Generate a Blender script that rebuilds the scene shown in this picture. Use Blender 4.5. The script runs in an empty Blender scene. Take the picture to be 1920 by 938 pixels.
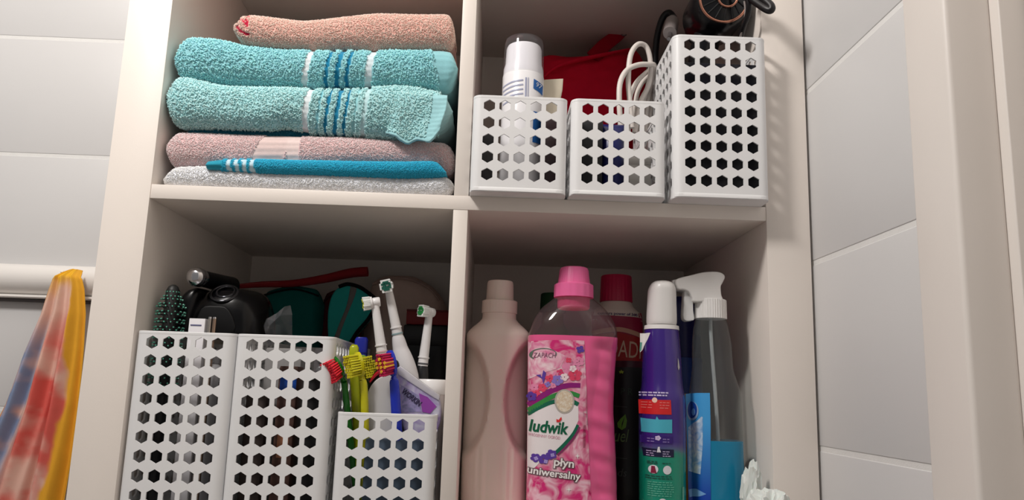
import bpy, bmesh, math, random
import numpy as np
from mathutils import Vector, Matrix
random.seed(7); rng = np.random.default_rng(7)
SC = bpy.context.scene
COL = SC.collection

# ------------------------------------------------------------------ camera
CAM_POS = Vector((0.0396, -0.8517, -0.2056))
cam_d = bpy.data.cameras.new('camera'); cam = bpy.data.objects.new('camera', cam_d); COL.objects.link(cam)
cam_d.sensor_fit = 'HORIZONTAL'; cam_d.sensor_width = 36.0; cam_d.lens = 27.5466
cam_d.clip_start = 0.01; cam_d.clip_end = 50
_pitch, _yaw, _roll = 0.178579, 0.0223359, 0.0320757
_f = Vector((math.sin(_yaw)*math.cos(_pitch), math.cos(_yaw)*math.cos(_pitch), math.sin(_pitch)))
_r = Vector((math.cos(_yaw), -math.sin(_yaw), 0)); _u = _r.cross(_f)
_R = math.cos(_roll)*_r + math.sin(_roll)*_u; _U = -math.sin(_roll)*_r + math.cos(_roll)*_u
M = Matrix((_R, _U, -_f)).transposed().to_4x4(); M.translation = CAM_POS
cam.matrix_world = M
SC.camera = cam

# ------------------------------------------------------------------ light, world, exposure
wd = bpy.data.worlds.new('room_light'); SC.world = wd; wd.use_nodes = True
wd.node_tree.nodes['Background'].inputs[0].default_value = (1.0, 0.965, 0.945, 1)
wd.node_tree.nodes['Background'].inputs[1].default_value = 0.21
ld = bpy.data.lights.new('ceiling_lamp_light', 'POINT'); lo = bpy.data.objects.new('ceiling_lamp_light', ld); COL.objects.link(lo)
lo.location = (-0.54, -0.60, 0.80); ld.energy = 39.0; ld.shadow_soft_size = 0.10; ld.color = (1.0, 0.955, 0.91)
vs = SC.view_settings
vs.view_transform = 'Standard'; vs.look = 'None'; vs.gamma = 1.0; vs.use_curve_mapping = False
vs.exposure = 0.0

# ------------------------------------------------------------------ materials
def lin(c):
    return tuple(((x/255)/12.92 if x/255 <= .04045 else ((x/255+.055)/1.055)**2.4) for x in c)
MATS = {}
def mat(name, col, rough=.5, metal=0., spec=.5, trans=0., ior=1.45, bump=0., bscale=300., var=0., vscale=20., vcol=None, coat=0., alpha=1., sss=0., sheen=0., emit=0.):
    """procedural principled material; col in sRGB 0-255; var mixes in a second tone through noise"""
    if name in MATS: return MATS[name]
    m = bpy.data.materials.new(name); m.use_nodes = True; MATS[name] = m
    nt = m.node_tree; b = nt.nodes['Principled BSDF']; N = nt.nodes.new; L = nt.links.new
    c = lin(col)
    b.inputs['Base Color'].default_value = (*c, 1); b.inputs['Roughness'].default_value = rough
    b.inputs['Metallic'].default_value = metal; b.inputs['Specular IOR Level'].default_value = spec
    b.inputs['Transmission Weight'].default_value = trans; b.inputs['IOR'].default_value = ior
    b.inputs['Coat Weight'].default_value = coat; b.inputs['Alpha'].default_value = alpha
    b.inputs['Sheen Weight'].default_value = sheen
    if sss: b.inputs['Subsurface Weight'].default_value = sss; b.inputs['Subsurface Scale'].default_value = .004
    tc = N('ShaderNodeTexCoord')
    if vcol:
        a = N('ShaderNodeAttribute'); a.attribute_name = vcol
        src = a.outputs['Color']
    else: src = None
    if var:
        n = N('ShaderNodeTexNoise'); n.inputs['Scale'].default_value = vscale; n.inputs['Detail'].default_value = 4
        L(tc.outputs['Object'], n.inputs['Vector'])
        mp = N('ShaderNodeMapRange'); mp.inputs['To Min'].default_value = 1-var; mp.inputs['To Max'].default_value = 1+var*.6
        L(n.outputs['Fac'], mp.inputs['Value'])
        mx = N('ShaderNodeMix'); mx.data_type = 'RGBA'; mx.blend_type = 'MULTIPLY'; mx.inputs['Factor'].default_value = 1
        if src is not None: L(src, mx.inputs['A'])
        else: mx.inputs['A'].default_value = (*c, 1)
        L(mp.outputs['Result'], mx.inputs['B']); src = mx.outputs['Result']
    if src is not None: L(src, b.inputs['Base Color'])
    if bump:
        n2 = N('ShaderNodeTexNoise'); n2.inputs['Scale'].default_value = bscale; n2.inputs['Detail'].default_value = 3
        L(tc.outputs['Object'], n2.inputs['Vector'])
        bp = N('ShaderNodeBump'); bp.inputs['Strength'].default_value = bump; bp.inputs['Distance'].default_value = .001
        L(n2.outputs['Fac'], bp.inputs['Height']); L(bp.outputs['Normal'], b.inputs['Normal'])
    return m

laminate = mat('cream_laminate', (235, 226, 218), .42, var=.03, vscale=9, bump=.05, bscale=500)
tile_m = mat('white_wall_tile', (210, 209, 209), .38, var=.035, vscale=6, bump=.05, bscale=60)
grout_m = mat('white_grout', (228, 227, 225), .8, var=.05, vscale=120, bump=.3, bscale=900)
paint_m = mat('white_frame_paint', (231, 224, 218), .4, var=.03, vscale=12, bump=.06, bscale=200)
plastic_w = mat('white_basket_plastic', (232, 232, 233), .38, var=.02, vscale=25, bump=.03, bscale=400)

# ------------------------------------------------------------------ helpers
def link(name, me, m=None, parent=None):
    o = bpy.data.objects.new(name, me); COL.objects.link(o)
    if m is not None:
        me.materials.clear(); me.materials.append(m)
    if parent is not None: o.parent = parent
    return o
def tag(o, label=None, cat=None, group=None, kind=None):
    if label: o['label'] = label
    if cat: o['category'] = cat
    if group: o['group'] = group
    if kind: o['kind'] = kind
    return o
def thing(name, label, cat, loc=(0, 0, 0), rot=(0, 0, 0), group=None):
    o = bpy.data.objects.new(name, None); COL.objects.link(o); o.location = loc; o.rotation_euler = rot
    o.empty_display_size = .02
    return tag(o, label, cat, group)
def finish(me, smooth=True, ang=35):
    if smooth:
        me.polygons.foreach_set('use_smooth', [True]*len(me.polygons))
        me.set_sharp_from_angle(angle=math.radians(ang))
    me.update()
def pyobj(name, V, F, m, parent=None, smooth=True, ang=35):
    me = bpy.data.meshes.new(name); me.from_pydata([tuple(v) for v in V], [], [tuple(f) for f in F]); me.validate()
    bm = bmesh.new(); bm.from_mesh(me); bmesh.ops.recalc_face_normals(bm, faces=bm.faces); bm.to_mesh(me); bm.free()
    finish(me, smooth, ang)
    return link(name, me, m, parent)
def box(name, lo_, hi_, m, parent=None, bev=.001, seg=2):
    bm = bmesh.new(); bmesh.ops.create_cube(bm, size=1)
    lo_, hi_ = Vector(lo_), Vector(hi_); c = (lo_+hi_)/2; s = hi_-lo_
    for v in bm.verts: v.co = Vector((v.co.x*s.x, v.co.y*s.y, v.co.z*s.z))+c
    if bev: bmesh.ops.bevel(bm, geom=bm.edges[:], offset=bev, segments=seg, affect='EDGES', profile=.5)
    me = bpy.data.meshes.new(name); bm.to_mesh(me); bm.free(); finish(me, True, 40)
    return link(name, me, m, parent)
def cr(xs, ys, x):
    """smooth monotone-ish interpolation"""
    xs = np.asarray(xs, float); ys = np.asarray(ys, float); x = np.asarray(x, float)
    h = np.diff(xs); d = np.diff(ys)/h; mm = np.zeros_like(ys)
    mm[0] = d[0]; mm[-1] = d[-1]
    for i in range(1, len(xs)-1):
        mm[i] = 0 if d[i-1]*d[i] <= 0 else 2*d[i-1]*d[i]/(d[i-1]+d[i])
    i = np.clip(np.searchsorted(xs, x)-1, 0, len(xs)-2); t = np.clip((x-xs[i])/h[i], 0, 1)
    return ((2*t**3-3*t**2+1)*ys[i]+(t**3-2*t**2+t)*h[i]*mm[i]+(-2*t**3+3*t**2)*ys[i+1]+(t**3-t**2)*h[i]*mm[i+1])
def loft(name, rings, m, parent=None, n=48, cap=(True, True), ang=40, interp=0):
    """rings: (z, rx, ry, cx, cy, exponent) superellipses stacked along z"""
    R = [tuple(r)+(0, 0, 2)[len(r)-3:] if len(r) < 6 else tuple(r) for r in rings]
    if interp:
        A = np.array(R, float); zi = []
        for k in range(len(A)-1): zi += list(np.linspace(A[k, 0], A[k+1, 0], interp, endpoint=False))
        zi.append(A[-1, 0]); zi = np.array(zi)
        R = np.stack([zi]+[cr(A[:, 0], A[:, c], zi) for c in range(1, 6)], 1)
    V = []; F = []
    for (z, rx, ry, cx, cy, e) in R:
        for k in range(n):
            a = 2*math.pi*k/n; c, s = math.cos(a), math.sin(a)
            V.append((cx+rx*math.copysign(abs(c)**(2/e), c), cy+ry*math.copysign(abs(s)**(2/e), s), z))
    for i in range(len(R)-1):
        for k in range(n):
            F.append((i*n+k, i*n+(k+1) % n, (i+1)*n+(k+1) % n, (i+1)*n+k))
    if cap[0]: F.append(tuple(range(n))[::-1])
    if cap[1]: F.append(tuple(range((len(R)-1)*n, len(R)*n)))
    return pyobj(name, V, F, m, parent, True, ang)
def spline(pts, n=8):
    P = [Vector(p) for p in pts]; out = []
    for i in range(len(P)-1):
        p0 = P[max(i-1, 0)]; p1 = P[i]; p2 = P[i+1]; p3 = P[min(i+2, len(P)-1)]
        for k in range(n):
            t = k/n
            out.append(.5*((2*p1)+(p2-p0)*t+(2*p0-5*p1+4*p2-p3)*t*t+(3*p1-p0-3*p2+p3)*t**3))
    out.append(P[-1]); return out
def tube(name, pts, rad, m, parent=None, n=10, sub=8, flat=1.0, ang=50, cap=True, upv=None):
    """sweep a circle (or flattened circle) along a spline; rad a number or one per control point"""
    P = spline(pts, sub) if sub else [Vector(p) for p in pts]
    if hasattr(rad, '__len__'):
        rr = np.interp(np.linspace(0, 1, len(P)), np.linspace(0, 1, len(rad)), rad)
    else: rr = [rad]*len(P)
    V = []; F = []; up = Vector(upv) if upv else None
    for i, p in enumerate(P):
        t = (P[min(i+1, len(P)-1)]-P[max(i-1, 0)]).normalized()
        if up is None:
            up = Vector((0, 0, 1)) if abs(t.z) < .9 else Vector((0, 1, 0))
        up = (up-t*up.dot(t)).normalized(); sd = t.cross(up)
        for k in range(n):
            a = 2*math.pi*k/n
            V.append(p+sd*math.cos(a)*rr[i]+up*math.sin(a)*rr[i]*flat)
    for i in range(len(P)-1):
        for k in range(n):
            F.append((i*n+k, i*n+(k+1) % n, (i+1)*n+(k+1) % n, (i+1)*n+k))
    if cap: F.append(tuple(range(n))[::-1]); F.append(tuple(range((len(P)-1)*n, len(P)*n)))
    return pyobj(name, V, F, m, parent, True, ang)
def unp3(px, py, y):
    """point measured on the photograph, carried to the depth y it stands at -> (x, z)"""
    d = _f+_R*((px-960)/1469.15)-_U*((py-469)/1469.15); s = (y-CAM_POS.y)/d.y; p = CAM_POS+d*s; return (p.x, p.z)
def copy_tree(o, parent=None):
    c = o.copy(); COL.objects.link(c); c.parent = parent
    for ch in o.children: copy_tree(ch, c)
    return c

# ------------------------------------------------------------------ the setting
W = 0.335; TD = .0163; TS = .0161; TP = .0492; DEP = .385
XI = TD/2+W                     # inner face of the side panels
XO = XI+TP
ZT, ZB = TS/2, -TS/2            # middle shelf
ZTOP = ZT+W                     # ceiling of the upper row
ZFL = -1.127                    # room floor
ZCEIL = 1.35
YW = .392                       # tiled wall behind the unit
XW = .3955                      # tiled wall at the right
YC = -.216                      # where the door casing starts
st = lambda o: tag(o, kind='structure')
st(box('floor', (-1.6, -1.8, ZFL-.05), (XW+.12, YW+.1, ZFL), mat('grey_floor_tile', (150, 142, 134), .4, var=.1, vscale=3), bev=0))
st(box('ceiling', (-1.6, -1.8, ZCEIL), (XW+.12, YW+.1, ZCEIL+.05), mat('white_ceiling_paint', (235, 232, 228), .9, bump=.1, bscale=80), bev=0))
wall_back = st(box('wall_back', (-1.6, YW+.0007, ZFL), (XW+.1, YW+.1, ZCEIL), grout_m, bev=0))
wall_right = st(box('wall_right', (XW+.0007, YC-.02, ZFL), (XW+.1, YW+.0007, ZCEIL), grout_m, bev=0))
# tiles: 20 cm rows, joints recessed; grout heights read from the photograph
Z0 = .1475
rows = [Z0+.2015*k for k in range(-6, 6)]
def tile(parent, p, q):
    return box('tile', p, q, tile_m, parent, bev=.0012, seg=3)
for z in rows:
    a, b_ = max(z+.0026, ZFL+.001), min(z+.2015-.0026, ZCEIL-.001)
    if b_-a < .03: continue
    xs = [-1.6, -1.09, -.55, -.012, .3945]
    for x0, x1 in zip(xs[:-1], xs[1:]):
        tile(wall_back, (x0+.0015, YW, a), (x1-.0015, YW+.0075, b_))
    tile(wall_right, (XW, YC+.0005, a), (XW+.0075, YW-.001, b_))
# door frame at the right end of the tiles: casing, rebated jamb, door leaf
df = st(bpy.data.objects.new('trim_1', None)); COL.objects.link(df)
def zprism(name, poly, z0, z1, m, parent, bev=0.0, ang=30, only=None):
    bm = bmesh.new(); vs_ = [bm.verts.new((x, y, z0)) for x, y in poly]; f = bm.faces.new(vs_)
    r = bmesh.ops.extrude_face_region(bm, geom=[f])
    for v in [g for g in r['geom'] if isinstance(g, bmesh.types.BMVert)]: v.co.z = z1
    bmesh.ops.recalc_face_normals(bm, faces=bm.faces)
    if bev:
        es = [e for e in bm.edges if abs(e.verts[0].co.z-e.verts[1].co.z) > .01]
        bmesh.ops.bevel(bm, geom=es, offset=bev, segments=4, affect='EDGES', profile=.5)
    me = bpy.data.meshes.new(name); bm.to_mesh(me); bm.free(); finish(me, True, 40)
    return link(name, me, m, parent)
zprism('casing', [(XW-.0035, YC), (XW-.0035, YC-.062), (XW+.035, YC-.062), (XW+.035, YC)], ZFL, ZCEIL-.1, paint_m, df, bev=.004)
zprism('jamb', [(XW+.034, YC+.01), (XW+.034, YC-.0725), (XW+.099, YC-.0725), (XW+.099, YC+.01)], ZFL, ZCEIL-.1, paint_m, df, bev=.0012)
dl = st(box('door_1', (XW+.055, YC-.85, ZFL+.008), (XW+.094, YC-.0755, ZCEIL-.2), mat('grey_white_door', (196, 188, 180), .45, var=.03, vscale=5), bev=.002))
st(box('wall_corner', (XW+.1, -1.8, ZFL), (XW+.12, YW+.1, ZCEIL), grout_m, bev=0))

# ------------------------------------------------------------------ shelving unit
su = thing('shelving_unit', 'cream white cube shelving unit with thick outer frame and thin dividers', 'shelving unit', (0, 0, ZFL))
def part(name, lo_, hi_, bev=.0006):
    return box(name, (lo_[0], lo_[1], lo_[2]-ZFL), (hi_[0], hi_[1], hi_[2]-ZFL), laminate, su, bev=bev)
for s in (-1, 1):
    x0, x1 = sorted((s*XI, s*XO))
    part('side_panel', (x0, 0, ZFL+.0), (x1, DEP, ZTOP+TP))
part('top_panel', (-XI, .0004, ZTOP), (XI, DEP, ZTOP+TP))
zsh = [0, -(W+TS), -2*(W+TS)]
for z in zsh: part('shelf', (-XI, .0008, z-TS/2), (XI, DEP, z+TS/2))
bot = zsh[-1]-TS/2-W
part('bottom_panel', (-XI, .0004, ZFL), (XI, DEP, bot))
part('back_panel', (-XI, DEP-.0045, bot), (XI, DEP-.0005, ZTOP), bev=0)
for z in [ZT]+[k+(-TS/2-W) for k in zsh]:
    part('divider', (-TD/2, .0012, z), (TD/2, DEP, z+W))
FLZ = ZB-W                       # floor of the lower row

# ------------------------------------------------------------------ perforated baskets
PX, PZ, HR = .0173, .0197, .0071
def make_basket(rows_, name):
    w, d = .1055, .262; h = .0195+PZ*(rows_-1)+.0118
    r = (w-5*PX)/2; nside = int((d-2*r)/PX); msd = (d-2*r-nside*PX)/2
    S = []                       # perimeter stations: (x, y, hole column starts here)
    def flat(p, q, n, margin):
        L = math.dist(p, q); u = ((q[0]-p[0])/L, (q[1]-p[1])/L)
        ds = ([(0, False)] if margin > 1e-5 else [])+[(margin+k*PX, True) for k in range(n)]+[(margin+n*PX, False)]
        for dd, hcol in ds: S.append((p[0]+u[0]*dd, p[1]+u[1]*dd, hcol))
    def arc(cx, cy, a0):
        for k in range(1, 6):
            a = a0+math.pi/2*k/6; S.append((cx+r*math.cos(a), cy+r*math.sin(a), False))
    x0, x1, y0, y1 = -w/2, w/2, 0, d
    flat((x0+r, y0), (x1-r, y0), 5, 0); arc(x1-r, y0+r, -math.pi/2)
    flat((x1, y0+r), (x1, y1-r), nside, msd); arc(x1-r, y1-r, 0)
    flat((x1-r, y1), (x0+r, y1), 5, 0); arc(x0+r, y1-r, math.pi/2)
    flat((x0, y1-r), (x0, y0+r), nside, msd); arc(x0+r, y0+r, math.pi)
    zs = [0, .0195-PZ/2]+[.0195-PZ/2+PZ*(k+1) for k in range(rows_)]+[h]
    n = len(S); V = []; F = []
    for z in zs:
        for s in S: V.append((s[0], s[1], z))
    for j in range(len(zs)-1):
        for i in range(n):
            a, b, c, e = j*n+i, j*n+(i+1) % n, (j+1)*n+(i+1) % n, (j+1)*n+i
            if S[i][2] and 1 <= j <= rows_:
                P = [Vector(V[k]) for k in (a, b, c, e)]; ctr = (P[0]+P[2])/2; ux = (P[1]-P[0]).normalized(); uz = Vector((0, 0, 1))
                base = len(V)
                for k in range(6):     # 0 top, then clockwise
                    an = math.pi/2-k*math.pi/3; V.append(tuple(ctr+ux*HR*math.cos(an)+uz*HR*math.sin(an)))
                T, UR, LR, B, LL, UL = range(base, base+6)
                F += [(e, UL, T), (e, T, c), (c, T, UR), (c, UR, LR, b), (b, LR, B), (b, B, a), (a, B, LL), (a, LL, UL, e)]
            else: F.append((a, b, c, e))
    root = bpy.data.objects.new(name, None); COL.objects.link(root); root.empty_display_size = .02
    me = bpy.data.meshes.new('wall'); me.from_pydata(V, [], F); me.update(); finish(me, True, 30)
    wl = link('perforated_wall', me, plastic_w, root)
    sm = wl.modifiers.new('thickness', 'SOLIDIFY'); sm.thickness = .0020; sm.offset = -1
    me2 = bpy.data.meshes.new_from_object(wl.evaluated_get(bpy.context.evaluated_depsgraph_get()))
    wl.modifiers.clear(); wl.data = me2; bpy.data.meshes.remove(me); finish(me2, True, 30)
    # base tray with a small flange
    loft('base', [(0, w/2-.0015, d/2-.0015, 0, d/2, 18), (.0008, w/2+.0008, d/2+.0008, 0, d/2, 18), (.0042, w/2+.0008, d/2+.0008, 0, d/2, 18), (.0052, w/2+.0001, d/2+.0001, 0, d/2, 14)], plastic_w, root, n=72)
    # thickened rim
    V = []; F = []
    prof = [(-.0002, h-.0030), (.00015, h-.0026), (.00015, h-.0004), (-.0004, h+.0003), (-.0021, h+.0003), (-.0027, h-.0004), (-.0027, h-.0030)]
    for i in range(n):
        x, y, _ = S[i]; xm, ym, _ = S[i-1]; xp, yp, _ = S[(i+1) % n]
        tx, ty = xp-xm, yp-ym; L = math.hypot(tx, ty); nx_, ny_ = ty/L, -tx/L
        for o_, z in prof: V.append((x+nx_*o_, y+ny_*o_, z))
    k = len(prof)
    for i in range(n):
        i2 = (i+1) % n
        for j in range(k):
            j2 = (j+1) % k; F.append((i*k+j, i2*k+j, i2*k+j2, i*k+j2))
    pyobj('rim', V, F, plastic_w, root)
    return root, h
bt, HT = make_basket(9, 'tall_basket'); bs, HS = make_basket(5, 'short_basket')
GB = 'white perforated storage baskets'
def put(o, x, y, z, rz, label):
    o.location = (x, y, z); o.rotation_euler = (0, 0, rz); tag(o, label, 'basket', GB); return o
put(bt, -.2876, -.001, FLZ, 0, 'tall white perforated basket in the lower left cube, against the left side panel')
bt2 = put(copy_tree(bt), -.1815, -.001, FLZ, .0, 'tall white perforated basket between another tall basket and the short toothbrush basket')
bt3 = put(copy_tree(bt), .2852, -.030, ZT, .0, 'tall white perforated basket in the upper right cube holding black appliances')
put(bs, .0625, -.023, ZT, .0, 'short white perforated basket holding the white pump bottle, beside the divider')
bs2 = put(copy_tree(bs), .1722, -.024, ZT, .0, 'short white perforated basket holding coiled white cable, beside a tall basket')
bs3 = put(copy_tree(bs), -.0685, -.001, FLZ, .0, 'short white perforated basket holding toothbrushes in the lower left cube')

# ------------------------------------------------------------------ towels
def bumps(u, v, cell, seed, jit=.45):
    """height of a field of jittered rounded tufts, 0..1"""
    g = np.random.default_rng(seed); ci = np.floor(u/cell).astype(int); cj = np.floor(v/cell).astype(int)
    n0, n1 = ci.max()-ci.min()+5, cj.max()-cj.min()+5
    ju = g.uniform(-jit, jit, (n0, n1)); jv = g.uniform(-jit, jit, (n0, n1)); hh = g.uniform(.55, 1., (n0, n1))
    i0, j0 = ci.min()-2, cj.min()-2; H = np.zeros_like(u)
    for di in (-1, 0, 1):
        for dj in (-1, 0, 1):
            a, b = ci+di-i0, cj+dj-j0
            du = u-((ci+di+.5+ju[a, b])*cell); dv = v-((cj+dj+.5+jv[a, b])*cell)
            H = np.maximum(H, hh[a, b]*np.clip(1-(du*du+dv*dv)/(cell*.85)**2, 0, 1)**.7)
    return H
def lumps(u, v, seed, f0=18., n=7):
    g = np.random.default_rng(seed); H = 0*u
    for k in range(n):
        a, b, ph = g.normal(0, f0), g.normal(0, f0*1.6), g.uniform(0, 6.28)
        H = H+np.sin(a*u*2+b*v*2+ph)/n
    return H
def gridmesh(name, P, closed_j, m, parent, colors=None, ang=180):
    ni, nj = P.shape[:2]; me = bpy.data.meshes.new(name)
    idx = np.arange(ni*nj).reshape(ni, nj)
    A = idx[:-1, :]; B = idx[1:, :]
    if closed_j: A2, B2 = np.roll(A, -1, 1), np.roll(B, -1, 1)
    else: A2, B2, A, B = A[:, 1:], B[:, 1:], A[:, :-1], B[:, :-1]
    Q = np.stack([A, B, B2, A2], -1).reshape(-1, 4)
    faces = Q.ravel(); nq = len(Q); tot = nq*4; starts = list(range(0, tot, 4)); totals = [4]*nq; loops = faces.tolist()
    if closed_j:
        for row, rev in ((idx[0], False), (idx[-1], True)):
            r = row.tolist(); r = r if rev else r[::-1]
            starts.append(len(loops)); totals.append(len(r)); loops += r[::-1]
    me.vertices.add(ni*nj); me.vertices.foreach_set('co', P.reshape(-1).astype(np.float32))
    me.loops.add(len(loops)); me.loops.foreach_set('vertex_index', loops)
    me.polygons.add(len(starts)); me.polygons.foreach_set('loop_start', starts)
    me.update(calc_edges=True); me.validate()
    if colors is not None:
        ca = me.color_attributes.new('tint', 'FLOAT_COLOR', 'POINT')
        C = np.ones((ni*nj, 4), np.float32); C[:, :3] = colors.reshape(-1, 3); ca.data.foreach_set('color', C.ravel())
    me.polygons.foreach_set('use_smooth', [True]*len(me.polygons)); me.update()
    return link(name, me, m, parent)
def gnormals(P, closed_j):
    du = np.gradient(P, axis=0)
    dv = (np.roll(P, -1, 1)-np.roll(P, 1, 1)) if closed_j else np.gradient(P, axis=1)
    N = np.cross(du, dv); return N/np.maximum(np.linalg.norm(N, axis=2, keepdims=True), 1e-9)
terry = mat('terry_cloth', (200, 200, 200), .95, spec=.15, vcol='tint', var=.12, vscale=260, bump=.3, bscale=1400, sheen=.25)
LC = lambda *c: np.array(lin(c))
def towel(name, prof, yf, depth, base, bands=(), hem=None, amp=.0013, cell=.003, seed=1, re=.016, rl=None, yvar=.004, lump=.0025, parent=None, dx=.0016, marks=None, bulge=None, tuft=.0030):
    """folded terry towel lying along x; prof = (x, z_top, z_bottom); front is the rounded fold.
    bands: (x0, x1, sRGB, slope) woven stripes; hem: x beyond which the cloth is flat woven"""
    pr = np.array(prof); x0, x1 = pr[0, 0], pr[-1, 0]; nx = int((x1-x0)/dx)
    X = np.linspace(x0, x1, nx); zt = cr(pr[:, 0], pr[:, 1], X); zb = cr(pr[:, 0], pr[:, 2], X)
    L = re if rl is None else rl
    e0 = np.clip((X-x0)/L, 0, 1); e1 = np.clip((x1-X)/re, 0, 1)
    sc = np.sqrt(np.clip(1-(1-e0)**2, 0.02, 1))*np.sqrt(np.clip(1-(1-e1)**2, 0.02, 1))
    zc = (zt+zb)/2; hh = (zt-zb)/2*np.clip(sc, .12, 1)
    inset = (1-sc)*min(.012, L)
    # cross-section stations (fractions): front arc, top run, back, bottom run
    na = 56; th = np.linspace(-math.pi/2, math.pi/2, na); run = np.concatenate([np.linspace(.0, .05, 22)[1:], np.linspace(.06, depth-.03, 9)])
    hm = float(np.mean(zt-zb)/2); bl = bulge or min(hm*.95, .022)
    yy = [-np.cos(th)*bl+bl, ]; zz = [np.sin(th)]
    yy.append(bl+run); zz.append(np.ones_like(run))
    tb = np.linspace(math.pi/2, -math.pi/2, 9)[1:-1]; yy.append(bl+run[-1]+np.cos(tb)*.012); zz.append(np.sin(tb))
    yy.append(bl+run[::-1]); zz.append(-np.ones_like(run))
    yy = np.concatenate(yy); zz = np.concatenate(zz)
    zz = np.sign(zz)*np.abs(zz)**.85
    fy = lumps(X, X*0, seed+5, 14)*yvar
    Y = yf+fy[:, None]+inset[:, None]+yy[None, :]; Y = np.minimum(Y, yf+depth+bl)
    Z = zc[:, None]+hh[:, None]*zz[None, :]
    # keep runs sane: the top run follows the towel's own thickness
    P = np.stack([np.repeat(X[:, None], len(yy), 1), Y, Z], -1)
    arc = np.cumsum(np.r_[0, np.hypot(np.diff(yy), np.diff(zz)*hm)])
    U = P[..., 0]; Vv = np.repeat(arc[None, :], nx, 0)
    C = np.ones(P.shape)*LC(*base); mask = np.ones(U.shape); rib = np.zeros(U.shape)
    wob = lumps(U*0+Vv, U*.3, seed+9, 30)*.0016
    for (a, b, c, sl) in bands:
        uu = U+wob+sl*(P[..., 2]-zc[:, None]); inb = (uu > a) & (uu < b)
        if c is not None: C[inb] = LC(*c)
        mask[inb] = .12; rib[inb] = 1
    if hem:
        hx, hs = hem
        inh = (U+hs*(P[..., 2]-zc[:, None])) > hx; mask[inh] = .08; rib[inh] = .7
    if marks is not None: marks(P, C, mask)
    N = gnormals(P, True)
    if N[nx//2, na//2, 1] > 0: N = -N
    D = lumps(U, Vv, seed, 22)*lump + bumps(U, Vv, cell, seed+1)*amp*mask + np.sin(Vv/.0011)*.00025*rib
    P = P+N*D[..., None]
    o = gridmesh(name, P, True, terry, parent, C)
    o2 = tufts_on(P[:, :na+14], N[:, :na+14], C[:, :na+14], mask[:, :na+14], tuft, seed)
    o2.parent = parent; return o, o2
def tufts_on(P, N, C, mask, size, seed, dens=1.0):
    """terry loops: small leaning blobs scattered over the pile (all of one towel in one mesh)"""
    g = np.random.default_rng(seed+100); ni, nj = P.shape[:2]
    e = np.linalg.norm(P[1:, :-1]-P[:-1, :-1], axis=2); f = np.linalg.norm(P[:-1, 1:]-P[:-1, :-1], axis=2); A = e*f
    A = A*(mask[:-1, :-1] > .5)
    n = int(A.sum()/(size*size*.36)*dens); pick = g.choice(A.size, n, p=(A/A.sum()).ravel()); i, j = np.divmod(pick, nj-1)
    a, b = g.random((n, 1)), g.random((n, 1))
    p = P[i, j]+(P[i+1, j]-P[i, j])*a+(P[i, j+1]-P[i, j])*b; nn = N[i, j]
    d = nn*.75+g.normal(0, .42, (n, 3)); d[:, 2] -= .12; d /= np.linalg.norm(d, axis=1)[:, None]
    u = np.cross(d, g.normal(size=(n, 3))); u /= np.linalg.norm(u, axis=1)[:, None]; w = np.cross(d, u)
    L = size*g.uniform(.65, 1.15, (n, 1)); R = size*g.uniform(.28, .42, (n, 1))
    c = p+nn*size*.15
    V = np.stack([c-d*L*.4, c+u*R, c+w*R, c-u*R, c-w*R, c+d*L*.75], 1).reshape(-1, 3)
    T = np.array([(0, 2, 1), (0, 3, 2), (0, 4, 3), (0, 1, 4), (5, 1, 2), (5, 2, 3), (5, 3, 4), (5, 4, 1)])
    F = (T[None]+(np.arange(n)*6)[:, None, None]).reshape(-1, 3)
    me = bpy.data.meshes.new('terry_loops'); me.vertices.add(len(V)); me.vertices.foreach_set('co', V.ravel().astype(np.float32))
    me.loops.add(F.size); me.loops.foreach_set('vertex_index', F.ravel()); me.polygons.add(len(F)); me.polygons.foreach_set('loop_start', np.arange(0, F.size, 3))
    me.update(calc_edges=True)
    cc = np.ones((n, 6, 4), np.float32); cc[..., :3] = np.clip(C[i, j]*g.uniform(1.2, 1.55, (n, 1))+.02, 0, .9)[:, None, :]
    ca = me.color_attributes.new('tint', 'FLOAT_COLOR', 'POINT'); ca.data.foreach_set('color', cc.ravel())
    me.polygons.foreach_set('use_smooth', [True]*len(F)); me.update()
    return tag(link('terry_loops', me, terry), kind='stuff')
AQ = (144, 202, 210); AQL = (168, 214, 218); TEAL = (30, 168, 200); PK = (228, 192, 192); PCH = (238, 184, 172); WH = (244, 247, 255)
WB = (226, 234, 238); BB = (30, 132, 172)
def tw(name, label, loc, **k):
    r = thing(name, label, 'towel', loc, group='folded towels stacked in the upper left cube')
    for o in towel('folded_cloth', parent=r, **k): o.location = (-loc[0], -loc[1], -loc[2])
    return r
tw('folded_towel', 'white folded bath towel at the very bottom of the towel stack', (-.17, .15, ZT),
   prof=[(-.336, .022, .0086), (-.322, .031, .0086), (-.286, .0335, .0086), (-.225, .031, .0086), (-.10, .031, .009), (-.0105, .0325, .009)], yf=.006, depth=.25, base=WH, tuft=.0016, seed=11, amp=.0009, cell=.0026, lump=.001)
t_ = tw('folded_towel', 'bright teal folded towel with four white stripes, low in the towel stack', (-.16, .05, .025),
   prof=[(-.2863, .0372, .027), (-.262, .0411, .0262), (-.165, .0432, .0262), (-.0731, .0448, .0272), (-.033, .0474, .029), (-.0188, .037, .031)], yf=-.002, depth=.12, base=TEAL,
   bands=[(-.2863, -.268, (40, 150, 176), 0)]+[(-.2625+k*.0085, -.2575+k*.0085, (196, 222, 234), .15) for k in range(4)], tuft=.0013, seed=21, amp=.0007, cell=.0019, lump=.0006, re=.008, rl=.004, yvar=.002, bulge=.012)
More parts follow.
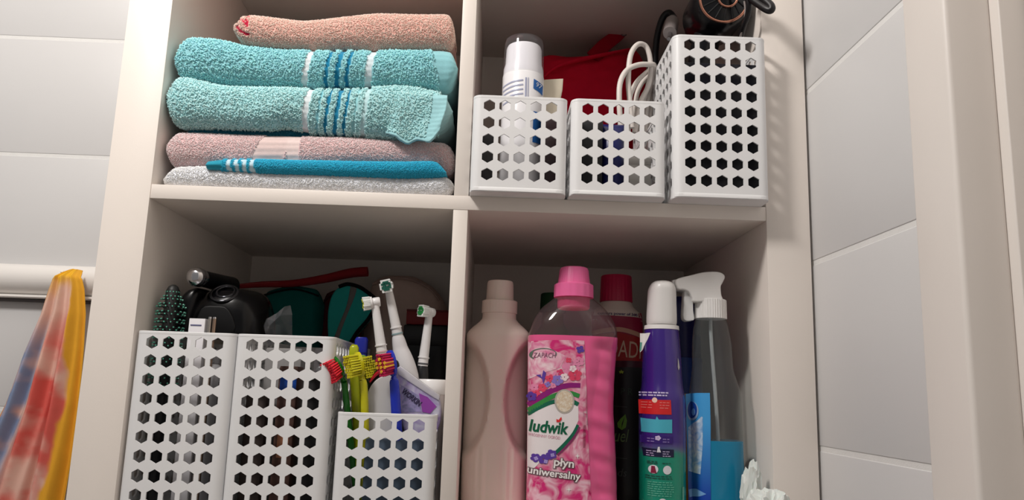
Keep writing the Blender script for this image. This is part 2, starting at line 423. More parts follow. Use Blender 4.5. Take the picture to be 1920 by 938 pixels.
tw('folded_towel', 'pale pink folded towel with a ribbed band, lying under the aqua towels', (-.17, .15, .05),
   prof=[(-.3385, .068, .042), (-.3266, .0743, .0345), (-.2594, .0755, .0345), (-.192, .076, .0375), (-.1057, .076, .043), (-.04, .0755, .0435), (-.0105, .0743, .0335)], yf=.010, depth=.24, base=PK,
   bands=[(-.236, -.2, (228, 204, 200), -.4), (-.2, -.186, (232, 210, 206), 0)], tuft=.0016, seed=31, amp=.0011, cell=.0022, lump=.002)
tw('folded_towel', 'dark teal folded towel edge showing between pink and aqua towels', (-.2, .15, .075),
   prof=[(-.322, .082, .0745), (-.30, .0845, .0752), (-.25, .0848, .0756), (-.20, .0855, .0765), (-.15, .0855, .077), (-.08, .085, .0775)], yf=.026, depth=.2, base=(20, 122, 150), tuft=.0014, seed=41, amp=.0006, cell=.002, lump=.0006, re=.01)
low = tw('folded_towel', 'lower aqua folded towel with blue stripes and a drooping hem corner', (-.17, .15, .085),
   prof=[(-.3405, .131, .093), (-.333, .1395, .085), (-.318, .1375, .082), (-.2705, .1305, .0828), (-.2212, .1315, .083), (-.2057, .132, .0862), (-.1715, .1325, .081), (-.1344, .1345, .0788), (-.0723, .139, .0775), (-.0155, .134, .086)], yf=.002, depth=.26, base=AQL,
   bands=[(-.184, -.177, WB, -.1), (-.168, -.165, (130, 196, 208), -.1), (-.159, -.155, BB, -.1), (-.1485, -.1435, BB, -.1), (-.138, -.134, BB, -.1), (-.127, -.124, (150, 208, 214), -.1), (-.1175, -.112, (190, 222, 226), -.1)],
   seed=51, amp=.0016, cell=.0032, lump=.003, hem=(-.030, .0))
tw('folded_towel', 'upper aqua folded towel with blue and white stripes, below the peach towel', (-.17, .15, .135),
   prof=[(-.3375, .181, .146), (-.326, .1905, .1395), (-.3202, .1917, .1385), (-.2887, .189, .1365), (-.2568, .184, .1355), (-.1751, .1805, .1365), (-.1125, .1834, .1385), (-.0497, .1885, .1395), (-.0300, .1905, .137), (-.0125, .1890, .141)], yf=.008, depth=.25, base=AQ,
   bands=[(-.1885, -.1815, WB, -.15), (-.163, -.158, BB, -.15), (-.151, -.145, BB, -.15), (-.139, -.1345, BB, -.15), (-.117, -.109, (212, 226, 232), -.1)],
   seed=61, amp=.0015, cell=.003, lump=.0025, hem=(-.038, .25), re=.01)
def embroid(P, C, mask):
    """red embroidered numerals and curls on the rolled end"""
    x, z = P[..., 0], P[..., 2]; front = P[..., 1] < .04
    R = LC(186, 20, 60)
    S = [[(-.2715, .2085), (-.2700, .2125), (-.2655, .2115), (-.2610, .2065), (-.2590, .2035)], [(-.2610, .2125), (-.2590, .2095), (-.2590, .2040)],
         [(-.2700, .2035), (-.2660, .1985), (-.2610, .1955), (-.2570, .1950)], [(-.2670, .2195), (-.2630, .2190), (-.2590, .2165)]]
    for s in S:
        for (a, b) in zip(s[:-1], s[1:]):
            ax, az = a; bx, bz = b; dx_, dz_ = bx-ax, bz-az
            t = np.clip(((x-ax)*dx_+(z-az)*dz_)/(dx_*dx_+dz_*dz_), 0, 1)
            d = np.hypot(x-ax-t*dx_, z-az-t*dz_); sel = (d < .0015) & front
            C[sel] = R; mask[sel] = .25
tw('folded_towel', 'peach pink rolled towel with red embroidery, topmost of the towel stack', (-.15, .15, .185),
   prof=[(-.2755, .2134, .1955), (-.2604, .2221, .187), (-.2287, .2202, .1835), (-.197, .2182, .183), (-.1782, .2205, .183), (-.1469, .2255, .185), (-.1029, .232, .1875), (-.0521, .2345, .191), (-.0285, .2355, .193), (-.0190, .2215, .195)], yf=.010, depth=.16, base=PCH,
   tuft=.0018, seed=71, amp=.0012, cell=.0024, lump=.0015, re=.005, rl=.012, marks=embroid)
# the drooping hem corner of the lower aqua towel: cloth that leaves the front fold and hangs over the pink towel
def flap():
    nu, nv = 64, 52; P = np.zeros((nu, nv, 3)); C = np.ones((nu, nv, 3))*LC(*AQL)
    bx = [-.090, -.0742, -.0600, -.0500, -.0345, -.0215]; bz = [.0800, .0735, .0660, .0705, .0660, .0800]
    U = np.linspace(0, 1, nu); V_ = np.linspace(0, 1, nv)
    for i, u in enumerate(U):
        x0 = -.090+.0685*u; zb = float(cr(bx, bz, np.array([x0]))[0])
        for j, v in enumerate(V_):
            z = .1335-.004*u+(zb-(.1335-.004*u))*v
            x = x0-.004*u*v*v+.0012*math.sin(v*5)
            yb = .002-.0035*math.sin(min(1, v*1.1)*math.pi)                # lies on the rounded front
            fold = .0045*math.sin(u*7.5+.9)*v*v+.003*math.sin(u*4+v*5)*v
            y = yb-.003*u-fold+.013*max(0, 1-u/.25)**1.5+.012*max(0, 1-v/.16)**1.5-.004*v*v
            P[i, j] = (x, y, z)
    hemx = (np.repeat(U[:, None], nv, 1) > .74) | (np.repeat(V_[None], nu, 0) > .93); C[hemx] = LC(156, 206, 212)
    m_ = np.where(hemx, .05, 1.)
    N = gnormals(P, False); N = N if N[nu//2, nv//2, 1] < 0 else -N
    P = P+N*(bumps(P[..., 0], P[..., 2], .003, 91)*.0010*m_+np.where(hemx, np.sin(P[..., 2]/.0009)*.00018, 0))[..., None]
    o = gridmesh('drooping_corner', P, False, terry, low, C); o.location = (.17, -.15, -.085)
    s = o.modifiers.new('thickness', 'SOLIDIFY'); s.thickness = .0030; s.offset = 1
    t2 = tufts_on(P, N, C, m_, .0028, 95); t2.parent = low; t2.location = o.location
flap()

# ------------------------------------------------------------------ bottles: helpers
def clear(name, tint=(255, 255, 255), haze=.08, hcol=(220, 220, 225), rough=.04, gl=1.0):
    """clear plastic film: see-through with a facing-dependent gloss and a little milky haze"""
    if name in MATS: return MATS[name]
    m = bpy.data.materials.new(name); m.use_nodes = True; MATS[name] = m; nt = m.node_tree; N = nt.nodes.new; L = nt.links.new
    nt.nodes.remove(nt.nodes['Principled BSDF']); out = nt.nodes['Material Output']
    t = N('ShaderNodeBsdfTransparent'); t.inputs[0].default_value = (*lin(tint), 1)
    d = N('ShaderNodeBsdfDiffuse'); d.inputs[0].default_value = (*lin(hcol), 1)
    g = N('ShaderNodeBsdfGlossy'); g.inputs['Roughness'].default_value = rough
    lw = N('ShaderNodeLayerWeight'); lw.inputs[0].default_value = .5
    pw = N('ShaderNodeMath'); pw.operation = 'POWER'; L(lw.outputs['Facing'], pw.inputs[0]); pw.inputs[1].default_value = 4
    fr = N('ShaderNodeMath'); fr.operation = 'MULTIPLY_ADD'; L(pw.outputs[0], fr.inputs[0]); fr.inputs[1].default_value = .6*gl; fr.inputs[2].default_value = .035*gl
    nz = N('ShaderNodeTexNoise'); nz.inputs['Scale'].default_value = 40
    tc = N('ShaderNodeTexCoord'); L(tc.outputs['Object'], nz.inputs['Vector'])
    mr = N('ShaderNodeMapRange'); mr.inputs['To Min'].default_value = haze*.6; mr.inputs['To Max'].default_value = haze*1.4
    L(nz.outputs['Fac'], mr.inputs['Value'])
    m1 = N('ShaderNodeMixShader'); L(mr.outputs['Result'], m1.inputs[0]); L(t.outputs[0], m1.inputs[1]); L(d.outputs[0], m1.inputs[2])
    m2 = N('ShaderNodeMixShader'); L(fr.outputs[0], m2.inputs[0]); L(m1.outputs[0], m2.inputs[1]); L(g.outputs[0], m2.inputs[2])
    L(m2.outputs[0], out.inputs['Surface']); return m
def body(name, fn, zs, m, parent, n=72, disp=None, ang=45, cap=(True, True)):
    """fn(z) -> rx, ry, cx, cy, exponent; disp(x, y, z) -> new point"""
    V = []; F = []
    for z in zs:
        rx, ry, cx, cy, e = fn(z)
        for k in range(n):
            a = 2*math.pi*k/n; c, s = math.cos(a), math.sin(a)
            p = (cx+rx*math.copysign(abs(c)**(2/e), c), cy+ry*math.copysign(abs(s)**(2/e), s), z)
            V.append(disp(*p) if disp else p)
    for i in range(len(zs)-1):
        for k in range(n): F.append((i*n+k, i*n+(k+1) % n, (i+1)*n+(k+1) % n, (i+1)*n+k))
    if cap[0]: F.append(tuple(range(n))[::-1])
    if cap[1]: F.append(tuple(range((len(zs)-1)*n, len(zs)*n)))
    return pyobj(name, V, F, m, parent, True, ang)
def tabfn(T):
    A = np.array(T, float)
    return lambda z: tuple(float(cr(A[:, 0], A[:, c], np.array([z]))[0]) for c in range(1, 6))
def front(fn, disp=None):
    """front surface (towards -y) of a body"""
    def y(x, z):
        rx, ry, cx, cy, e = fn(z); q = min(abs((x-cx)/rx), .995)
        v = cy-ry*(1-q**e)**(1/e)
        return disp(x, v, z)[1] if disp else v
    return y
def decal_bm(bm, name, ys, off, m, parent, stepx=.003, stepz=.008):
    xs = [v.co.x for v in bm.verts]; zs = [v.co.z for v in bm.verts]
    x = math.floor(min(xs)/stepx)*stepx+stepx
    while x < max(xs):
        bmesh.ops.bisect_plane(bm, geom=bm.verts[:]+bm.edges[:]+bm.faces[:], plane_co=(x, 0, 0), plane_no=(1, 0, 0)); x += stepx
    z = math.floor(min(zs)/stepz)*stepz+stepz
    while z < max(zs):
        bmesh.ops.bisect_plane(bm, geom=bm.verts[:]+bm.edges[:]+bm.faces[:], plane_co=(0, 0, z), plane_no=(0, 0, 1)); z += stepz
    for v in bm.verts:
        x_, z_ = v.co.x, v.co.z; g = (ys(x_+.0004, z_)-ys(x_-.0004, z_))/.0008; g = max(-4, min(4, g)); q = math.hypot(1, g)
        v.co.y = ys(x_, z_)-off/q; v.co.x = x_+off*g/q
    bm.normal_update()
    for f in bm.faces:
        if f.normal.y > 0: f.normal_flip()
    me = bpy.data.meshes.new(name); bm.to_mesh(me); bm.free(); finish(me, True, 60)
    return link(name, me, m, parent)
def decal(name, polys, ys, off, m, parent, **k):
    bm = bmesh.new()
    for P in polys:
        try: f = bm.faces.new([bm.verts.new((x, 0, z)) for x, z in P])
        except ValueError: continue
    bmesh.ops.triangulate(bm, faces=bm.faces[:], ngon_method='EAR_CLIP')
    return decal_bm(bm, name, ys, off, m, parent, **k)
def text_bm(s, x, z, width, height, rot=0., shear=0., bold=0.):
    """lettering as flat mesh, lower-left corner at x, z, scaled to width x height"""
    cu = bpy.data.curves.new('lettering', 'FONT'); cu.body = s; cu.size = 1; cu.offset = bold; cu.shear = shear; cu.resolution_u = 3
    o = bpy.data.objects.new('lettering', cu); COL.objects.link(o)
    dg = bpy.context.evaluated_depsgraph_get(); me = bpy.data.meshes.new_from_object(o.evaluated_get(dg))
    bpy.data.objects.remove(o); bpy.data.curves.remove(cu)
    bm = bmesh.new(); bm.from_mesh(me); bpy.data.meshes.remove(me)
    xs = [v.co.x for v in bm.verts]; ys = [v.co.y for v in bm.verts]; x0, x1, y0, y1 = min(xs), max(xs), min(ys), max(ys)
    for v in bm.verts:
        a = (v.co.x-x0)/(x1-x0)*width; b = (v.co.y-y0)/(y1-y0)*height
        v.co = Vector((x+a*math.cos(rot)-b*math.sin(rot), 0, z+a*math.sin(rot)+b*math.cos(rot)))
    return bm
def lettering(name, s, x, z, w, h, ys, off, m, parent, rot=0., shear=0., bold=0.):
    return decal_bm(text_bm(s, x, z, w, h, rot, shear, bold), name, ys, off, m, parent, stepx=.004, stepz=.02)
def ell(cx, cz, rx, rz, n=24, a0=0, a1=2*math.pi):
    return [(cx+rx*math.cos(a0+(a1-a0)*k/n), cz+rz*math.sin(a0+(a1-a0)*k/n)) for k in range(n if a1-a0 > 6.2 else n+1)]
def band(pts, w0, w1=None):
    """ribbon polygon around a polyline, width w0 -> w1"""
    P = spline([(x, 0, z) for x, z in pts], 6); n = len(P); A, B = [], []
    for i, p in enumerate(P):
        t = (P[min(i+1, n-1)]-P[max(i-1, 0)]).normalized(); w = (w0+((w1 if w1 is not None else w0)-w0)*i/(n-1))/2
        A.append((p.x-t.z*w, p.z+t.x*w)); B.append((p.x+t.z*w, p.z-t.x*w))
    return A+B[::-1]
def aff(c, ox, oz):
    """pixel measured on the photograph -> coordinates on the object's own face"""
    return lambda px, py: (c[0][0]*px+c[0][1]*py+c[0][2]-ox, c[1][0]*px+c[1][1]*py+c[1][2]-oz)
flat = lambda n, c, r=.45, **k: mat(n, c, r, **k)
GBOT = 'bottles standing in the lower right cube'
def screw_cap(name, rings, m, parent, ribs=0, amp=.0004, n=96):
    """cap turned from rings (z, r) with optional fluting"""
    V = []; F = []
    for (z, r, f) in rings:
        for k in range(n):
            a = 2*math.pi*k/n; rr = r+(amp*math.cos(ribs*a) if f else 0); V.append((rr*math.cos(a), rr*math.sin(a), z))
    for i in range(len(rings)-1):
        for k in range(n): F.append((i*n+k, i*n+(k+1) % n, (i+1)*n+(k+1) % n, (i+1)*n+k))
    F.append(tuple(range(n))[::-1]); F.append(tuple(range((len(rings)-1)*n, len(rings)*n)))
    return pyobj(name, V, F, m, parent, True, 40)

# ---- beige bottle with grip recesses
bx_, by_ = .0480, .098
r = thing('detergent_bottle', 'plain cream bottle with two grip recesses beside the divider', 'bottle', (bx_, by_, FLZ), group=GBOT)
beige = mat('cream_bottle_plastic', (240, 226, 216), .42, var=.03, vscale=30, sss=.05)
bf = tabfn([(0, .033, .026, 0, 0, 3), (.004, .037, .029, 0, 0, 3), (.05, .0382, .030, 0, 0, 2.8), (.19, .0386, .0305, 0, 0, 2.6), (.203, .0384, .0300, 0, 0, 2.5), (.211, .033, .027, 0, 0, 2.3), (.2185, .0245, .0235, 0, 0, 2), (.2235, .0205, .0205, 0, 0, 2), (.2295, .0203, .0203, 0, 0, 2)])
def beige_disp(x, y, z):
    if y < .012:
        for s in (-1, 1):
            q = ((x-s*.043)/.033)**2+((z-.128)/.066)**2
            k = min(max((1.12-q)/.3, 0), 1); k = k*k*(3-2*k); y += k*.017*(1-max(0, y)/.012)
        if z < .075: y += .0007*math.cos(x*2*math.pi/.009)*(1 if abs(x) < .022 else 0)
    return (x, y, z)
body('bottle_body', bf, [0, .002, .004]+list(np.linspace(.008, .2295, 70)), beige, r, n=120, disp=beige_disp, ang=60)
screw_cap('cap_collar', [(.2295, .0205, 0), (.2300, .0213, 1), (.2445, .0213, 1), (.2455, .0200, 0)], beige, r, 60, .0002)
screw_cap('cap', [(.2455, .0162, 0), (.2460, .0165, 1), (.266, .0158, 1), (.2690, .0150, 0), (.2697, .0135, 0)], beige, r, 48, .0002)

# ---- pink floor-cleaner bottle
ox, oy = .1330, .050
r = thing('cleaner_bottle', 'bright pink liquid cleaner bottle with pink cap and floral white label', 'bottle', (ox, oy, FLZ), group=GBOT)
pinkl = mat('pink_liquid_plastic', (234, 94, 150), .22, var=.05, vscale=25, coat=.4, sss=.15)
pcap = mat('pink_cap_plastic', (240, 110, 166), .35, sss=.05)
def edges(z):
    xl = float(cr([0, .006, .06, .12, .18, .201], [-.0455, -.0485, -.049, -.0500, -.0512, -.0518], np.array([z]))[0])
    xr = float(cr([0, .006, .03, .08, .126, .17, .19, .201], [.047, .0505, .0510, .0490, .0465, .0482, .0498, .0500], np.array([z]))[0])
    return (xr-xl)/2, .036 if z > .005 else .033, (xr+xl)/2, 0., 3.4
def grip_edge(z): return float(cr([0, .02, .06, .085, .115, .15, .185, .201], [.022, .019, .012, .008, .0075, .012, .0155, .0155], np.array([z]))[0])
def pink_disp(x, y, z):
    g = grip_edge(z)
    if y < .02 and x > g:
        k = min((x-g)/.012, 1); zz = z+.25*(x-g)
        y += k*(.0045+.0007*math.sin(zz*2*math.pi/.031+2*z)+.0004*math.sin(zz*2*math.pi/.0173+1))*min(max((z-.012)/.02, 0), 1)*min(max((.199-z)/.012, 0), 1)
    return (x, y, z)
body('filled_body', edges, [0, .002, .006]+list(np.linspace(.01, .2005, 90)), pinkl, r, n=140, disp=pink_disp, ang=70)
sh = clear('clear_bottle_plastic', (240, 232, 234), .06, (200, 180, 186), .05)
loft('clear_shoulder', [(.2005, .0508, .036, -.001, 0, 3.4), (.212, .0485, .0355, 0, 0, 3.), (.222, .0445, .034, 0, 0, 2.6), (.2335, .0365, .031, 0, 0, 2.2), (.2405, .0285, .0265, 0, 0, 2), (.2455, .0222, .0222, 0, 0, 2)], sh, r, n=64, cap=(False, False), interp=5, ang=80)
screw_cap('cap_insert', [(.2330, .0170, 0), (.2345, .0186, 0), (.2465, .0190, 0)], mat('deep_pink_plastic', (214, 70, 124), .4), r)
screw_cap('cap_collar', [(.2462, .0205, 0), (.2464, .0229, 1), (.2610, .0226, 1), (.2624, .0205, 0)], pcap, r, 80, .0002)
screw_cap('cap', [(.2622, .0188, 0), (.2640, .0184, 1), (.2785, .0166, 1), (.2810, .0156, 0), (.2818, .0140, 0)], pcap, r, 60, .00025)
Q = aff([[0.0005799, 1.19e-05, -0.5012908], [1.78e-05, -0.0005664, 0.1938659]], ox, FLZ)
ys = front(edges, pink_disp)
# label ground: pink with soft pale swirls
def swirl(name, a, b, scale, lo_=.35, hi_=.65, dist=1.5):
    if name in MATS: return MATS[name]
    m = mat(name, a, .3); nt = m.node_tree; N = nt.nodes.new; L = nt.links.new
    tc = N('ShaderNodeTexCoord'); n = N('ShaderNodeTexNoise'); n.inputs['Scale'].default_value = scale; n.inputs['Detail'].default_value = 2; n.inputs['Distortion'].default_value = dist
    L(tc.outputs['Object'], n.inputs['Vector']); mr = N('ShaderNodeMapRange'); mr.inputs['From Min'].default_value = lo_; mr.inputs['From Max'].default_value = hi_
    L(n.outputs['Fac'], mr.inputs['Value']); mx = N('ShaderNodeMix'); mx.data_type = 'RGBA'
    mx.inputs['A'].default_value = (*lin(a), 1); mx.inputs['B'].default_value = (*lin(b), 1); L(mr.outputs['Result'], mx.inputs['Factor'])
    L(mx.outputs['Result'], nt.nodes['Principled BSDF'].inputs['Base Color']); return m
lab = decal('label', [[Q(*p) for p in [(992, 638), (1030, 637), (1066, 637), (1096, 638), (1097, 680), (1092, 730), (1085, 770), (1085, 815), (1091, 850), (1100, 890), (1108, 938), (1108, 966), (993, 966), (992, 938), (991, 800)]]], ys, .0004, swirl('label_pink', (214, 44, 120), (240, 196, 210), 55), r)
cream = flat('label_white', (240, 232, 234))
def D(name, polys, m, off, parent=None): return decal(name, [[Q(*p) for p in P] for P in polys], ys, off, m, parent or lab)
D('pale_corner', [[(992, 640), (1012, 640), (1035, 655), (1062, 668), (1050, 690), (1020, 700), (992, 712)]], swirl('pale_pink_print', (244, 214, 222), (226, 130, 168), 70), .0006)
D('white_field', [[(992, 782), (1005, 772), (1025, 762), (1050, 757), (1084, 762), (1084, 790), (1072, 815), (1055, 835), (1040, 852), (1018, 862), (1005, 878), (992, 884)]], cream, .0007)
D('purple_arc', [band([(992, 762), (1015, 745), (1040, 731), (1065, 724), (1088, 724)], 11, 9)], flat('print_purple', (142, 20, 118)), .0007)
D('green_arc', [band([(992, 772), (1015, 757), (1040, 743), (1065, 738), (1086, 744)], 9, 8)], flat('print_green', (52, 140, 66)), .0008)
D('dark_green_arc', [band([(992, 779), (1012, 766), (1040, 754), (1066, 752), (1084, 760)], 7, 8)], flat('print_dark_green', (10, 102, 76)), .0008)
D('stripe', [band([(1083, 798), (1074, 815), (1058, 834), (1041, 851)], 5, 7)], MATS['print_dark_green'], .0009)
D('plum_stripe', [band([(1086, 802), (1077, 820), (1061, 839), (1045, 854)], 3.5, 4)], flat('print_plum', (132, 44, 96)), .0009)
viol = flat('print_violet', (92, 60, 160)); violl = flat('print_light_violet', (140, 120, 200)); coral = flat('print_coral', (226, 70, 104)); rose = flat('print_rose', (232, 140, 178)); pale = flat('print_pale', (248, 224, 230))
def petals(cx, cy, R, k, a0=0., wob=.35):
    out = []
    for i in range(k):
        a = a0+2*math.pi*i/k; out.append(ell(cx+R*.55*math.cos(a), cy+R*.55*math.sin(a), R*.48, R*.40, 10))
    return out
D('violet_flower', petals(1088, 655, 8, 4, .5), viol, .0010)
D('violet_flower', [[(1006, 704), (1014, 703), (1016, 709), (1019, 695), (1024, 700), (1022, 710), (1019, 722), (1017, 711)]], viol, .0010)
D('violet_flower', petals(1045, 714, 11, 5, .3), violl, .0010)
D('violet_flower', petals(998, 745, 10, 5, .8), viol, .0010)
D('rose_flower', petals(1070, 690, 17, 6, .2), rose, .0008)
D('rose_flower', petals(1078, 704, 13, 5, .9), coral, .0009)
D('rose_flower', petals(1074, 692, 7, 5, .2), pale, .0010)
D('rose_flower', petals(1086, 678, 10, 5, .7), rose, .0009)
D('pale_flower', petals(1058, 708, 8, 5, .1), pale, .0010)
D('coral_flower', petals(1066, 676, 6, 4, .8), coral, .0010)
D('coral_flower', petals(1006, 738, 8, 5, .2), coral, .0009)
D('violet_flower', petals(1027, 722, 6, 4, .2), violl, .0011)
D('rose_flower', petals(1042, 704, 7, 5, .5), rose, .0009)
D('coral_flower', petals(1031, 711, 9, 4, .4)+petals(1018, 728, 9, 5, .1), coral, .0009)
D('coral_flower', petals(1050, 699, 7, 4, .4), flat('print_red_pink', (218, 60, 110)), .0009)
D('pale_flower', petals(1003, 728, 8, 5, .6)+petals(1037, 724, 6, 5, .6), rose, .0009)
D('violet_cluster', petals(1006, 860, 9, 5, .3)+petals(1020, 862, 10, 5, 1.)+petals(1034, 853, 10, 5, .6), viol, .0011)
D('violet_cluster', petals(1007, 861, 4, 4, .3)+petals(1024, 866, 4, 4, 1.)+petals(1036, 854, 4, 4, .6), flat('print_lilac', (176, 160, 220)), .0012)
D('medallion_rim', [ell(1058, 754, 18.5, 23, 32)], flat('medallion_silver', (206, 196, 186), .25, metal=.3), .0010)
D('medallion', [ell(1058, 754, 15.5, 20, 32)], swirl('medallion_face', (214, 190, 160), (236, 226, 210), 260), .0012)
D('scent_oval', [band(ell(1019, 664, 24, 11, 20, math.pi*.75, math.pi*2.1), 2.2, 1)], flat('print_grey_green', (96, 116, 104)), .0009)
def T(s, px, py, pw, ph, m, off, rot=0, shear=0, bold=0.):
    x, z = Q(px, py); return lettering('lettering', s, x, z, pw*.00058, ph*.000566, ys, off, m, lab, rot, shear, bold)
T('ZAPACH', 1001, 670, 41, 9.5, flat('print_grey_purple', (134, 84, 112)), .0010, 0, .15)
T('ludwik', 994.5, 811, 70, 23, flat('print_brand_green', (0, 96, 66)), .0011, -.05, .12, .03)
D('red_tick', [[(1043, 787), (1047, 789), (1052, 783), (1053, 788), (1049, 793), (1043, 793)]], flat('print_red', (222, 44, 48)), .0012)
T('WIOSENNY OGRÓD', 993, 819, 57, 7, flat('print_soft_pink', (214, 150, 170)), .0010, -.08)
grey = flat('print_shadow_grey', (116, 92, 98)); whitep = flat('print_white', (246, 240, 240))
for s, x, y, w, h in (('płyn', 1037.5, 878, 37, 20), ('uniwersalny', 992, 893, 95, 18)):
    for dx, dy in ((1.2, .8), (-1., .8), (.8, -1), (-.8, -1)): T(s, x+dx, y+dy, w, h, grey, .0010, -.09, 0, .05)
    T(s, x, y, w, h, whitep, .0014, -.09, 0, .02)
D('sparkle', [[(1066, 911), (1067, 916), (1072, 917), (1067, 918), (1066, 923), (1065, 918), (1060, 917), (1065, 916)]], whitep, .0010)
D('sparkle', [[(1082, 850), (1083, 855), (1087, 856), (1083, 857), (1082, 862), (1081, 857), (1077, 856), (1081, 855)]], whitep, .0010)

# ---- crimson-capped bottle at the back
ox, oy = .2085, .215
r = thing('cleaner_bottle', 'white bottle with crimson cap and red printed label behind the black bottle', 'bottle', (ox, oy, FLZ), group=GBOT)
wpl = mat('offwhite_bottle_plastic', (226, 214, 204), .4)
cf = tabfn([(0, .033, .025, 0, 0, 2.6), (.004, .036, .028, 0, 0, 2.6), (.19, .037, .029, 0, 0, 2.6), (.235, .036, .029, 0, 0, 2.4), (.248, .031, .027, 0, 0, 2.2), (.2555, .0235, .0235, 0, 0, 2), (.262, .0205, .0205, 0, 0, 2)])
body('bottle_body', cf, [0, .002, .004]+list(np.linspace(.01, .262, 40)), wpl, r, ang=60)
screw_cap('cap', [(.262, .0200, 0), (.2625, .0222, 1), (.297, .0208, 1), (.2985, .0200, 0), (.299, .018, 0)], mat('crimson_plastic', (190, 18, 74), .35), r, 70, .0003)
ys = front(cf); C14 = [[0.0007060, 4.2e-06, -0.6138], [2.27e-05, -0.0007010, 0.2870]]
lab = decal('label', [[(-.034, .12), (.034, .12), (.034, .248), (-.034, .248)]], ys, .0004, flat('label_magenta', (150, 14, 62), .35), r)
decal('pale_band', [[(-.032, .242), (.032, .240), (.030, .2485), (-.030, .2505)]], ys, .0006, wpl, lab)
lettering('lettering', 'colours power of 360', -.027, .2415, .052, .0050, ys, .0009, flat('print_navy', (44, 28, 96)), lab, -.02, 0, .02)
decal('pale_arc', [band([(-.034, .218), (0, .223), (.034, .215)], .006)], ys, .0007, flat('print_tan', (206, 158, 136)), lab)
decal('red_panel', [[(-.034, .150), (.028, .148), (.028, .213), (0, .219), (-.034, .215)]], ys, .0008, flat('print_deep_red', (168, 16, 24)), lab)
lettering('lettering', 'DADI', -.0150, .188, .044, .0215, ys, .0011, flat('print_cream', (214, 180, 160)), lab, -.06, 0, .0)
# ---- black bottle with leaf
ox, oy = .2185, .135
r = thing('cleaner_bottle', 'matt black bottle with green leaf print between the pink and purple bottles', 'bottle', (ox, oy, FLZ), group=GBOT)
bfm = mat('black_bottle_plastic', (16, 16, 18), .4)
kf = tabfn([(0, .027, .022, 0, 0, 3), (.003, .0295, .0245, 0, 0, 3), (.165, .0285, .0240, 0, 0, 3), (.171, .027, .023, 0, 0, 3)])
body('bottle_body', kf, [0, .0015, .003, .03, .08, .12, .15, .165, .168, .171], bfm, r, ang=60)
loft('bottle_neck', [(.171, .026, .022, 0, 0, 2.6), (.1755, .0265, .0225, 0, 0, 2.4), (.179, .0262, .0222, 0, 0, 2.4)], mat('dark_plum_plastic', (70, 30, 44), .3), r)
ys = front(kf); P11 = aff([[0.0006439, 3.3e-06, -0.5533531], [1.95e-05, -0.0006258, 0.2356381]], ox, FLZ)
lg = flat('print_leaf_green', (104, 158, 50)); lg2 = flat('print_dull_green', (96, 124, 74)); gr2 = flat('print_dim_grey', (70, 76, 74))
lf = decal('leaf_print', [[P11(*p) for p in [(1173, 778), (1176, 790), (1174, 803), (1167, 808), (1160, 803), (1159, 795), (1164, 787)]]], ys, .0004, lg, r)
decal('leaf_vein', [[P11(*p) for p in [(1172, 781), (1169, 795), (1166, 806), (1167, 795)]]], ys, .0006, bfm, lf)
x, z = P11(1154, 830); lettering('lettering', 'uel', x, z, .0165, .015, ys, .0005, lg2, r, 0, .3)
x, z = P11(1160, 894); lettering('lettering', 'ds', x, z, .010, .009, ys, .0005, gr2, r, 0, .2)
decal('star_print', [[(P11(1166, 697)[0]+.0028*(1 if k % 2 == 0 else .45)*math.sin(k*math.pi/5), P11(1166, 697)[1]+.0028*(1 if k % 2 == 0 else .45)*math.cos(k*math.pi/5)) for k in range(10)]], ys, .0005, flat('print_yellow_green', (150, 170, 60)), r)
x, z = P11(1165, 741); lettering('lettering', 'P R', x, z, .014, .008, ys, .0005, flat('print_faint_green', (40, 60, 48)), r)
for py in (762, 859): decal('rule_print', [[P11(1153, py), P11(1176, py+2), P11(1176, py+3), P11(1153, py+1)]], ys, .0005, gr2, r)

# ---- green-capped bottle, mostly hidden behind the pink one
r = thing('cleaner_bottle', 'dark green capped bottle seen through the clear neck of the pink bottle', 'bottle', (.1235, .235, FLZ), group=GBOT)
gpl = mat('olive_bottle_plastic', (92, 116, 70), .35)
loft('bottle_body', [(0, .027, .022, 0, 0, 3), (.004, .030, .025, 0, 0, 3), (.19, .030, .025, 0, 0, 2.8), (.215, .026, .023, 0, 0, 2.4), (.232, .016, .016, 0, 0, 2), (.248, .0150, .0150, 0, 0, 2)], gpl, r, interp=4, ang=70)
screw_cap('cap', [(.247, .0170, 0), (.2475, .0178, 1), (.272, .0170, 1), (.2735, .016, 0)], mat('dark_green_plastic', (14, 66, 34), .35), r, 50, .0003)

# ---- purple and teal trigger-less spray bottle, narrow side to the camera
ox, oy = .2358, .052
r = thing('stain_remover_bottle', 'purple and teal bottle with domed white cap, narrow side facing out', 'bottle', (ox, oy, FLZ), group=GBOT)
pf = tabfn([(0, .0215, .034, 0, 0, 3), (.003, .0232, .036, 0, 0, 3), (.06, .0240, .037, 0, 0, 2.8), (.115, .0246, .037, 0, 0, 2.7), (.134, .0246, .036, 0, 0, 2.6), (.145, .0228, .033, 0, 0, 2.5), (.152, .0222, .031, 0, 0, 2.4), (.185, .0212, .026, 0, 0, 2.2), (.205, .0200, .022, 0, 0, 2.1), (.2125, .0196, .0205, 0, 0, 2)])
